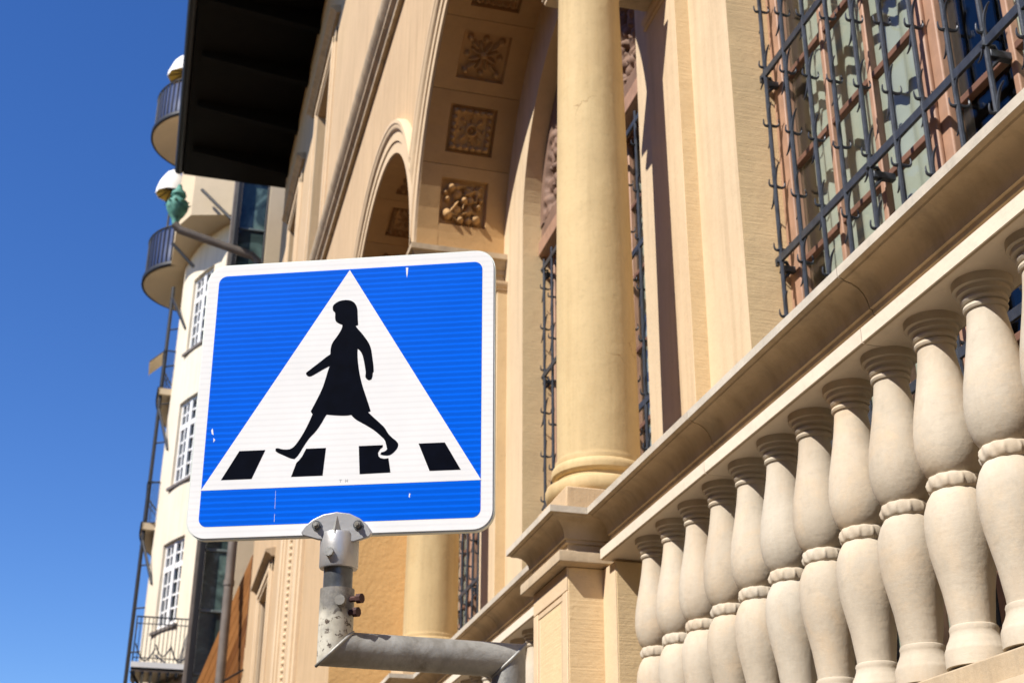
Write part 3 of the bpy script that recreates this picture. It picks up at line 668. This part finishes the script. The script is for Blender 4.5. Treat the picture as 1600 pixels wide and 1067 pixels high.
for z in (13, 10.5, 8, 5.5, 3): MB().lathe([(.086, -.05), (.1, -.05), (.1, .05), (.086, .05)], 14, (1.28, 25.0, z)).build('pipe_collar', 'leadpipe', dp)
MB().tube([(1.3, 25.0, 6.2), (1.64, 24.5, 6.35)], .02, 6).build('pipe_bracket', 'black', dp)
# lower wing wall that runs on past the end of the tall front
part(MB().box(XA, 6, YEND+.01, 33, 0, 6.78), 'low_wing_wall', 'wall')

# ------------------------------------------------------------------ plank verge beyond the corner
A_, B_, C_, D_ = Vector((1.64, 24.75, 8.5)), Vector((.90, 26.7, 6.35)), Vector((1.56, 26.7, 5.9)), Vector((1.64, 24.75, 6.3))
pv = thing('plank_verge', 'orange brown planked underside of a roof edge, low behind the downpipe', 'roof edge', tuple(D_)); inv = -Vector(pv.location)
NP = 8
for k in range(NP):
    a, b_ = k/NP+.001, (k+1)/NP-.001
    p = [A_.lerp(D_, a), B_.lerp(C_, a), B_.lerp(C_, b_), A_.lerp(D_, b_)]; nrm = (p[1]-p[0]).cross(p[3]-p[0]).normalized()*.05
    if nrm.x < 0: nrm = -nrm
    o = MB().add(p+[q+nrm for q in p], [(0, 1, 2, 3), (7, 6, 5, 4), (0, 4, 5, 1), (1, 5, 6, 2), (2, 6, 7, 3), (3, 7, 4, 0)]).build('plank', 'planks', pv, .006); o.location = inv

# ------------------------------------------------------------------ glazed bay between the buildings
gb = thing('glazed_bay', 'tall narrow bay of dark glass panels with black posts beside the cream building', 'glazed bay', (1.2, 27, 0)); inv = -Vector(gb.location)
def gpart(mb, n, m_, bev=0): o = mb.build(n, m_, gb, bev); o.location = inv; return o
gpart(MB().box(.76, .86, 26.85, 27.05, 0, 19), 'post', 'black', .01); gpart(MB().box(1.43, 1.47, 26.9, 27.05, 0, 19), 'post', 'black', .01)
gpart(MB().box(.68, .758, 26.9, 27.02, 0, 19), 'cover_strip', 'leadpipe', .01)
for k in range(15):
    z = .6+1.22*k
    gpart(MB().box(.87, 1.42, 26.98+.012*(k % 3), 27.0+.012*(k % 3), z+.03, z+1.19), 'glass_panel', 'darkglass')
    gpart(MB().box(.861, 1.429, 26.95, 27.01, z-.028, z+.028), 'rail', 'greyglass', .01)
gpart(MB().box(.9, 2.4, 27.1, 28.5, 0, 19), 'core', 'black')
gpart(MB().box(1.475, 2.4, 26.9, 27.09, 0, 19), 'stone_jamb', 'creamsoff', .01)

# ------------------------------------------------------------------ cream round-fronted building
TX, TY, TR = 5.46, 32.2, 5.66
tw = thing('cream_building', 'cream building with rounded front, white barred windows and stacked balconies at far left', 'building', (TX, TY, 0)); inv = Vector((-TX, -TY, 0))
def tp(psi, z, rad=TR): return (TX-rad*math.cos(psi), TY-rad*math.sin(psi), z)
def tpart(mb, n, m_, par=None, bev=0):
    o = mb.build(n, m_, par or tw, bev)
    if par is None: o.location = inv
    return o
WIN = [(14.85, 16.8), (11.5, 13.55), (8.2, 10.15), (4.9, 6.85), (18.6, 20.5)]
P0, P1 = .30, .495
mb = MB(); ps = [-1.2+i*.05 for i in range(int((P0+1.2)/.05)+1)]+[P0]+[P0+(P1-P0)*i/4 for i in range(1, 5)]+[P1+.03*i for i in range(1, 10)]
ps = sorted(set(round(p, 5) for p in ps)); zs = sorted({0, 25.5, *[z for w_ in WIN for z in w_]})
for a, b_ in zip(ps, ps[1:]):
    for c_, d in zip(zs, zs[1:]):
        if a >= P0-1e-4 and b_ <= P1+1e-4 and any(w_[0] <= c_ and d <= w_[1] for w_ in WIN): continue
        mb.add([tp(a, c_), tp(b_, c_), tp(b_, d), tp(a, d)], [(0, 1, 2, 3)], True)
tpart(mb, 'curved_wall', 'cream')
tpart(MB().box(1.3, 12, 28.6, 29, 0, 25.5), 'flank_wall', 'cream')
tpart(MB().box(TX-4.5, TX+5, TY-3.5, TY+4, 25.4, 25.6), 'roof_slab', 'roof')
for z0, z1 in WIN:
    rv = MB()
    rv.add([tp(P0, z0), tp(P1, z0), tp(P1, z0, TR-.2), tp(P0, z0, TR-.2)], [(0, 1, 2, 3)]); rv.add([tp(P0, z1), tp(P1, z1), tp(P1, z1, TR-.2), tp(P0, z1, TR-.2)], [(0, 1, 2, 3)])
    for p in (P0, P1): rv.add([tp(p, z0), tp(p, z1), tp(p, z1, TR-.2), tp(p, z0, TR-.2)], [(0, 1, 2, 3)])
    w_ = tpart(rv, 'window', 'cream')
    rw = TR-.12; pm = (P0+P1)/2; f = MB()
    def bar(pa, pb, za, zb, dep=.03):
        f.add([tp(pa, za, rw), tp(pb, za, rw), tp(pb, zb, rw), tp(pa, zb, rw), tp(pa, za, rw+dep), tp(pb, za, rw+dep), tp(pb, zb, rw+dep), tp(pa, zb, rw+dep)],
              [(0, 1, 2, 3), (4, 5, 6, 7), (0, 4, 5, 1), (1, 5, 6, 2), (2, 6, 7, 3), (3, 7, 4, 0)])
    m1 = .012
    bar(P0, P0+m1*1.2, z0, z1, .05); bar(P1-m1*1.2, P1, z0, z1, .05); bar(pm-m1, pm+m1, z0, z1, .05)
    hh = z1-z0; zt = z0+hh*.70
    bar(P0, P1, zt-.06, zt+.06, .055); bar(P0, P1, z0, z0+.12, .055); bar(P0, P1, z1-.08, z1, .055)
    for a, b_ in ((P0, pm), (pm, P1)):
        c_ = (a+b_)/2; bar(c_-.0045, c_+.0045, z0, z1)
        for q in (1, 2, 3): bar(a, b_, z0+.12+(zt-z0-.18)*q/4-.02, z0+.12+(zt-z0-.18)*q/4+.02)
        bar(a, b_, (zt+z1)/2-.02, (zt+z1)/2+.02)
    f.build('frame', 'white', w_)
    MB().add([tp(P0, z0, rw-.005), tp(P1, z0, rw-.005), tp(P1, z1, rw-.005), tp(P0, z1, rw-.005)], [(0, 1, 2, 3)]).build('pane', 'pane', w_)
    s = MB(); s.add([tp(P0-.015, z0-.07, TR-.05), tp(P1+.015, z0-.07, TR-.05), tp(P1+.015, z0-.005, TR-.05), tp(P0-.015, z0-.005, TR-.05), tp(P0-.015, z0-.07, TR+.07), tp(P1+.015, z0-.07, TR+.07), tp(P1+.015, z0-.005, TR+.07), tp(P0-.015, z0-.005, TR+.07)],
            [(0, 1, 2, 3), (4, 5, 6, 7), (0, 4, 5, 1), (1, 5, 6, 2), (2, 6, 7, 3), (3, 7, 4, 0)]); s.build('sill', 'leadpipe', w_)
def rbf(rb, p): return rb(p) if callable(rb) else rb
def ring_slab(pa, pb, ra_, rb_, z0, z1, n=28):
    m_ = MB(); ra = rb = 0
    for i in range(n):
        a, b_ = pa+(pb-pa)*i/n, pa+(pb-pa)*(i+1)/n
        m_.add([tp(a, z0, rbf(ra_, a)), tp(b_, z0, rbf(ra_, b_)), tp(b_, z0, rbf(rb_, b_)), tp(a, z0, rbf(rb_, a)), tp(a, z1, rbf(ra_, a)), tp(b_, z1, rbf(ra_, b_)), tp(b_, z1, rbf(rb_, b_)), tp(a, z1, rbf(rb_, a))], [(0, 1, 2, 3), (7, 6, 5, 4), (3, 2, 6, 7), (0, 4, 5, 1)])
    for p in (pa, pb): m_.add([tp(p, z0, rbf(ra_, p)), tp(p, z0, rbf(rb_, p)), tp(p, z1, rbf(rb_, p)), tp(p, z1, rbf(ra_, p))], [(0, 1, 2, 3)])
    return m_
def balcony(pa, pb, rb, z, hr=1.0, mat='iron', step=.012, fancy=False, under=True):
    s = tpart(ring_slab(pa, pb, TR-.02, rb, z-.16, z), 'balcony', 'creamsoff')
    ring_slab(pa-.002, pb+.002, lambda p: rbf(rb, p)+.001, lambda p: rbf(rb, p)+.035, z-.15, z+.01).build('edge_band', 'black', s)
    n = int((pb-pa)/step)
    for zz, t_ in ((z+hr, .02), (z+hr*.86, .012), (z+.09, .012)):
        MB().tube([tp(pa+(pb-pa)*i/24, zz, rbf(rb, pa+(pb-pa)*i/24)-.02) for i in range(25)], t_, 5).build('handrail', mat, s)
    r_ = MB()
    for i in range(n+1): q = tp(pa+(pb-pa)*i/n, z, rbf(rb, pa+(pb-pa)*i/n)-.02); r_.tube([q, (q[0], q[1], z+hr)], .009, 4, False)
    for p in (pa, pb):
        for k in range(6): q = tp(p, z, TR+(rbf(rb, p)-TR)*k/6); r_.tube([q, (q[0], q[1], z+hr)], .009, 4, False)
        r_.tube([tp(p, z+hr, TR), tp(p, z+hr, rbf(rb, p)-.02)], .02, 5)
    o = r_.build('railing', mat, s); o['kind'] = 'stuff'
    return s
b3 = tpart(MB().box(-.32, .85, 28.95, 30.2, 7.10, 7.20), 'balcony', 'black', None, .01)
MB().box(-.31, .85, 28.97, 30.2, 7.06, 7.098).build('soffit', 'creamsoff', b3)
MB().box(-.33, .86, 28.93, 28.96, 7.14, 7.25).build('edge_band', 'white', b3)
for zz, r_ in ((8.18, .018), (8.04, .012), (7.34, .012)):
    MB().tube([(-.31, 30.1, zz), (-.31, 28.97, zz), (.84, 28.97, zz)], r_, 5).build('handrail', 'iron', b3)
for i in range(15):
    MB().tube([(-.31+1.15*i/14, 28.97, 7.2), (-.31+1.15*i/14, 28.97, 8.18)], .009, 5).build('baluster_bar', 'iron', b3)
for i in range(1, 9):
    MB().tube([(-.31, 28.97+1.1*i/8, 7.2), (-.31, 28.97+1.1*i/8, 8.18)], .009, 5).build('baluster_bar', 'iron', b3)
for i in range(7): MB().box(-.28+.17*i, -.22+.17*i, 28.9, 30.0, 6.98, 7.058).build('bracket', 'black', b3)
for z in (11.0, 14.4): balcony(-.4, .08, TR+.30, z, 1.0, 'iron', .03)
def round_balcony(cx, cy, r_, z):
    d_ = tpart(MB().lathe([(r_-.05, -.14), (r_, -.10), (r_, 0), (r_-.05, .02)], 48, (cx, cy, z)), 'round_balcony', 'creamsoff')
    MB().lathe([(r_+.001, -.11), (r_+.05, -.11), (r_+.05, .03), (r_+.001, .03)], 48, (cx, cy, z), False).build('edge_band', 'black', d_)
    MB().lathe([(r_-.045, .06), (r_-.045, 1.06), (r_-.04, 1.06), (r_-.04, .06)], 48, (cx, cy, z), False).build('railing_panel', 'railblue', d_)
    MB().tube([(cx+(r_-.02)*math.cos(2*math.pi*i/48), cy+(r_-.02)*math.sin(2*math.pi*i/48), z+1.1) for i in range(49)], .03, 6).build('handrail', 'black', d_)
    m_ = MB()
    for i in range(60):
        a = 2*math.pi*i/60; x, y = cx+(r_-.02)*math.cos(a), cy+(r_-.02)*math.sin(a); m_.tube([(x, y, z), (x, y, z+1.1)], .018, 4, False)
    m_.build('railing_bars', 'black', d_)['kind'] = 'stuff'
round_balcony(.27, 33.2, 1.5, 17.95); round_balcony(.1, 33.2, 1.6, 22.45)
# upper bay that overhangs the windows
ob = tpart(MB().add([(-.56, 31.6, 17.7), (-.5, 29.6, 17.7), (-.2, 28.9, 17.7), (1.5, 28.4, 17.7), (1.5, 31.6, 17.7), (-.56, 31.6, 25.4), (-.5, 29.6, 25.4), (-.2, 28.9, 25.4), (1.5, 28.4, 25.4), (1.5, 31.6, 25.4)],
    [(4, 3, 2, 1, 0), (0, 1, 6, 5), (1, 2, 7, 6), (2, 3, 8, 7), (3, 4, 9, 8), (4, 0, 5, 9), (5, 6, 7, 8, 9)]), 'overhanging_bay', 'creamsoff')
MB().tube([(-.55, 29.0, 16.95), (0.0, 28.9, 16.35)], .04, 6).build('stay', 'black', ob)
MB().tube([(-.02, 28.6, 18.25), (.72, 28.3, 17.4)], .04, 6).build('stay', 'black', ob)
# scrolls on the low balcony
for x0_, x1_ in ((-.28, .12), (.12, .42), (.42, .8)):
    MB().tube(arc_pts(lambda t_: (x0_+(x1_-x0_)*t_, 28.95, 7.62-.34*math.sin(t_*2.9)*(1 if x0_ != .12 else .7)), 12), .016, 5).build('scroll', 'iron', b3)
MB().tube([(-.31, 28.9, 7.05), (.25, 29.4, 6.3)], .03, 6).build('brace', 'black', b3)
# slender black pole and diagonal stays outside the balconies
po = tpart(MB().tube([tp(.06, 0, TR+.24), tp(.06, 17.2, TR+.24)], .045, 8), 'iron_pole', 'black')
for za, zb, pb in ((16.9, 15.6, .26), (13.9, 12.6, .2), (10.6, 9.4, .2), (7.2, 5.8, .35)):
    MB().tube([tp(.06, za, TR+.24), tp(pb, zb, TR+.02)], .035, 6).build('stay', 'black', po)
for z in range(2, 17):
    MB().tube([tp(.06, z, TR+.24), tp(.09, z, TR+.02)], .02, 5).build('stay', 'black', po)

# parasols standing on the round balconies and a small awning
def parasol(label, c_, r_):
    o = thing('parasol', label, 'parasol', c_, 'white parasols on the round balconies')
    MB().lathe([(r_, 0), (r_*.98, .16), (r_*.8, .42), (r_*.45, .66), (.02, .8)], 10, caps=False).build('canopy', 'canvas', o)
    MB().lathe([(r_*.97, .02), (r_*.6, .14), (.03, .22)], 10, caps=False).build('lining', 'gold', o)
    MB().tube([(0, 0, -1.95), (0, 0, .82)], .03, 8).build('pole', 'black', o)
    for k in range(10):
        a = 2*math.pi*k/10; MB().tube([(.03, 0, .2) if False else (.03*math.cos(a), .03*math.sin(a), .2), (r_*.96*math.cos(a), r_*.96*math.sin(a), .01)], .012, 4).build('rib', 'black', o)
    return o
p = Vector((-.80, 33.0, 24.3)); parasol('white parasol with yellow lining on the upper round balcony beside the eave edge', tuple(p), .52)
p = Vector((-.80, 33.0, 20.5)); parasol('white parasol on the lower round balcony, behind the green copper rainwater head', tuple(p), .42)
aw = thing('awning', 'small beige cloth awning jutting left from the cream building', 'awning', tp(-.1, 15.6, TR+.3))
MB().add([(0, 0, .25), (0, .9, .25), (-.34, .9, -.1), (-.34, 0, -.1), (-.34, 0, -.2), (-.34, .9, -.2)], [(0, 1, 2, 3), (3, 2, 5, 4)]).build('cloth', 'creamsoff', aw)
MB().tube([(0, 0, .25), (-.34, 0, -.1)], .015, 5).build('arm', 'black', aw)

# ------------------------------------------------------------------ pedestrian crossing sign
SC_ = Vector((.317, 2.503, 2.688)); sy = -.396; til = .05
sr = Vector((math.cos(sy), math.sin(sy), 0)); n0 = sr.cross(Vector((0, 0, 1))); su = Vector((0, 0, 1))*math.cos(til)+n0*math.sin(til); sn = sr.cross(su)
PX1 = SC_+sr*.003+su*(-.50)
sign = thing('crossing_sign', 'blue square pedestrian crossing sign with white triangle on a cranked grey pipe', 'road sign', (.667, 2.53, 0))
SM = Matrix((sr, -sn, su)).transposed().to_4x4(); SM.translation = SC_      # local x right, y into the sign, z up
def spart(mb, n, m_, par=None, bev=0):
    o = mb.build(n, m_, par or sign, bev)
    if par is None: o.matrix_parent_inverse = Matrix.Identity(4); o.matrix_basis = Matrix.Translation(-Vector(sign.location)) @ SM
    return o
def sheet(pts, y0, y1):        # outline in mm -> thin plate between depths y0 (front) and y1
    n = len(pts); vs = [(x/1000, y0, z/1000) for x, z in pts]+[(x/1000, y1, z/1000) for x, z in pts]
    return MB().add(vs, [tuple(range(n)), tuple(range(2*n-1, n-1, -1))]+[(i, n+i, n+(i+1) % n, (i+1) % n) for i in range(n)])
def rrect(hw, hh, rad, n=10):
    out = []
    for cx, cz, a0 in ((hw-rad, hh-rad, 0), (-hw+rad, hh-rad, 90), (-hw+rad, -hh+rad, 180), (hw-rad, -hh+rad, 270)):
        out += [(cx+rad*math.cos(R(a0+90*i/n)), cz+rad*math.sin(R(a0+90*i/n))) for i in range(n+1)]
    return out
plate = spart(sheet(rrect(301, 290, 38), -.001, .0012), 'sign_plate', 'signwhite')
rim = spart(sheet(rrect(304, 293, 40), .0012, .016), 'rim', 'alu_edge', plate)
blue = spart(sheet(rrect(278, 267, 17), -.0014, -.001), 'blue_field', 'blue', plate)
spart(sheet([(1, 269-4), (-279, -194), (279, -194)], -.0018, -.0014), 'white_triangle', 'signwhite', plate)
PED = [(-31, 180), (-31, 186), (-27, 191), (-19, 196), (-8, 198), (4, 197), (13, 192), (18, 185), (21, 176), (22, 162), (23, 149), (24, 141), (19, 139), (23, 133), (31, 124), (40, 112), (48, 100), (53, 87), (56, 69), (59, 51), (60, 38), (58, 36), (58, 28), (56, 22), (51, 20), (46, 23), (43, 28), (44, 37), (42, 48), (39, 63), (35, 77), (29, 86), (25, 89), (25, 77), (27, 58), (31, 35), (38, 9), (46, -13), (53, -33), (57, -45), (52, -47), (61, -56), (76, -70), (87, -81), (93, -92), (102, -102), (110, -108), (115, -115), (114, -122), (110, -128), (104, -134), (97, -138), (85, -137), (80, -135), (81, -131), (89, -129), (93, -125), (91, -117), (88, -106), (79, -97), (67, -86), (54, -77), (39, -68), (29, -62), (22, -56), (18, -51), (8, -52), (-9, -51), (-26, -49), (-32, -48), (-35, -52), (-43, -68), (-53, -83), (-63, -93), (-70, -103), (-76, -113), (-82, -124), (-87, -132), (-93, -137), (-102, -135), (-114, -129), (-127, -123), (-132, -119), (-132, -114), (-128, -113), (-119, -116), (-109, -117), (-101, -116), (-94, -111), (-85, -98), (-78, -86), (-70, -69), (-65, -57), (-61, -46), (-65, -40), (-58, -25), (-51, -10), (-43, 9), (-38, 28), (-34, 45), (-31, 55), (-43, 49), (-55, 42), (-62, 38), (-70, 34), (-75, 35), (-79, 39), (-79, 43), (-75, 46), (-65, 54), (-52, 64), (-40, 74), (-31, 80), (-31, 94), (-28, 105), (-21, 115), (-14, 126), (-9, 137), (-9, 143), (-16, 146), (-23, 151), (-25, 158), (-25, 167), (-26, 172), (-30, 175)]
def smooth_outline(p):
    out = []
    for i in range(len(p)):
        a, b_, c_ = Vector(p[i-1]), Vector(p[i]), Vector(p[(i+1) % len(p)])
        ang = (b_-a).angle(c_-b_) if (b_-a).length and (c_-b_).length else 0
        if ang > R(48): out.append(tuple(b_)); continue
        out += [tuple(b_*.75+a*.25), tuple(b_*.75+c_*.25)]
    return out
spart(sheet(smooth_outline(PED), -.0022, -.0018), 'walking_figure', 'figure', plate)
for S_ in ([(-206, -116), (-153, -116), (-177, -174), (-239, -174)], [(-70, -117), (-30, -117), (-34, -173), (-97, -173), (-88, -145), (-83, -140), (-77, -132)],
           [(36, -116), (84, -116), (84, -120), (79, -124), (75, -131), (76, -138), (80, -142), (88, -144), (96, -143), (101, -172), (40, -173)], [(155, -116), (207, -116), (239, -172), (178, -172)]):
    spart(sheet(S_, -.0022, -.0018), 'zebra_stripe', 'figure', plate)
for S_ in ([(119, 263), (124, 263), (123.4, 251), (122, 240), (120.4, 249)], [(-268, -70), (-265, -66), (-262, -80), (-266, -78)], [(-262, -86), (-258, -90), (-261, -96)], [(-126.6, -200), (-126.2, -200), (-125.6, -236), (-126.1, -236)], [(-125.8, -246), (-125.3, -246), (-125, -262), (-125.6, -262)], [(139, -215), (141.5, -216), (140, -224), (138.4, -222)]):
    spart(sheet(S_, -.0016, -.0014), 'scratch', 'signwhite', plate)
mk = MB()     # tiny maker's letters T H
for x0, x1, z0, z1 in ((0, 5, -183.2, -182.3), (2.1, 2.9, -188, -183.2), (12, 12.9, -188, -182.3), (16.1, 17, -188, -182.3), (12.9, 16.1, -185.6, -184.7)):
    mk.box(x0/1000, x1/1000, -.0021, -.0018, z0/1000, z1/1000)
spart(mk, 'maker_letters', 'alu', plate)
# cast clamp: fan plate, collar, rib, bolts
fan = [(-68, -287), (-60, -274), (-46, -262), (-26, -253), (0, -249), (26, -253), (46, -263), (61, -276), (71, -294), (66, -300), (36, -309), (-34, -302), (-64, -293)]
cl = spart(sheet(fan, -.012, -.0026), 'clamp_plate', 'alu', None, .002)
spart(MB().lathe([(.026, 0), (.0355, 0), (.037, .003), (.037, .062), (.034, .068), (.028, .069)], 32, (.003, .012, -.355)), 'collar', 'alu', cl)
spart(MB().add([(-.009, -.012, -.292), (.013, -.012, -.292), (.002, -.0125, -.256), (.002, -.027, -.292)], [(0, 3, 2), (3, 1, 2), (0, 1, 3), (0, 2, 1)]), 'rib', 'galv', cl)
for x, z in ((-.037, -.275), (.044, -.277)):
    b_ = spart(MB().tube([(x, -.012, z), (x, -.0145, z)], .0095, 14), 'washer', 'inner', cl)
    spart(MB().tube([(x, -.0145, z), (x, -.021, z)], .0062, 6, True, False), 'nut', 'galv', cl)
    spart(MB().tube([(x, -.021, z), (x, -.0265, z)], .0038, 8), 'bolt', 'galv', cl)
spart(MB().tube([(-.006, -.020, -.330), (-.006, -.033, -.330)], .0088, 8, True, False), 'bolt', 'galv', cl)
# pipes
ax = Vector((.003, .012, 0))
spart(MB().tube([(.003, .012, -.335), (.003, .012, -.47)], .0275, 24), 'inner_pipe', 'inner')
# cranked post in world upright: socket, level arm, standard
J1 = SC_+SM.to_3x3() @ Vector((.003, .012, -.505)); J2 = Vector((.672, 2.545, J1.z))
J0 = SC_+SM.to_3x3() @ Vector((.003, .012, -.394))
d = (J2-J1).normalized(); PR = .0325; up = (J0-J1).normalized()
def mitre(pa, pj, pb, rad, n=28):          # pipe from pa to pj cut by the mitre plane at pj
    da = (pj-pa).normalized(); db = (pb-pj).normalized(); pn = (da+db).normalized()
    ref = da.orthogonal().normalized(); q = da.cross(ref); ring0, ring1 = [], []
    for j in range(n):
        o = (ref*math.cos(2*math.pi*j/n)+q*math.sin(2*math.pi*j/n))*rad
        s_ = (pj-(pa+o)).dot(pn)/da.dot(pn); ring0.append(pa+o); ring1.append(pa+o+da*s_)
    return ring0, ring1, n
def pipe(r0_, r1_, n, name, mat, origin):
    vs = [v_-origin for v_ in r0_]+[v_-origin for v_ in r1_]
    o = MB().add(vs, [(j, (j+1) % n, n+(j+1) % n, n+j) for j in range(n)], True).add(vs[:n], [tuple(range(n))]).add(vs[n:], [tuple(range(n))[::-1]]).build(name, mat, sign)
    o.location = Vector(origin)-Vector(sign.location); return o
a, b_, n = mitre(J0, J1, J2, PR); sock = pipe(a, b_, n, 'socket_pipe', 'flaky', J0)
J3 = Vector((J2.x, J2.y, 0))
# arm between both mitres
pn1 = ((J1-J0).normalized()+d).normalized(); pn2 = (d+Vector((0, 0, -1))).normalized(); ref = Vector((0, 0, 1)); q = d.cross(ref); ra, rb = [], []
for j in range(n):
    o = (ref*math.cos(2*math.pi*j/n)+q*math.sin(2*math.pi*j/n))*PR; p = J1+o
    ra.append(p+d*((J1-p).dot(pn1)/d.dot(pn1))); p = J2+o; rb.append(p+d*((J2-p).dot(pn2)/d.dot(pn2)))
arm = pipe(ra, rb, n, 'level_arm', 'galv', J1)
a, b_, n = mitre(J3, J2, J1, PR); pipe(a, b_, n, 'standard', 'galv', J2)
MB().lathe([(.0325, 0), (.10, 0), (.10, .012), (.04, .014), (.036, .05), (.0326, .05)], 24, (J2.x, J2.y, 0)).build('foot_plate', 'galv', sign).location = -Vector(sign.location)
# weld beads at the mitres, set screws
def weld(pts, par, org):
    pts = pts+[pts[0]]; o = MB().tube([p-org for p in pts], .0035, 6, False).build('weld_bead', 'galv', par); return o
weld(ra, arm, J1); weld(rb, arm, J1)
for dz, L in ((-.022, .030), (-.047, .018)):
    side = (sr*.93-sn*-.36).normalized(); base = J0+Vector((0, 0, dz))+side*PR*.95
    o = MB().tube([Vector((0, 0, 0)), side*L*.55], .0058, 8).tube([side*L*.55, side*(L*.55+.010)], .0095, 8).build('set_screw', 'rust', sock); o.location = base-J0
o = MB().tube([Vector((0, 0, 0)), sn*.012], .010, 10).build('lug', 'galv', sock); o.location = J0+Vector((0, 0, -.027))+(sn*.85+sr*.5).normalized()*PR*.95-J0
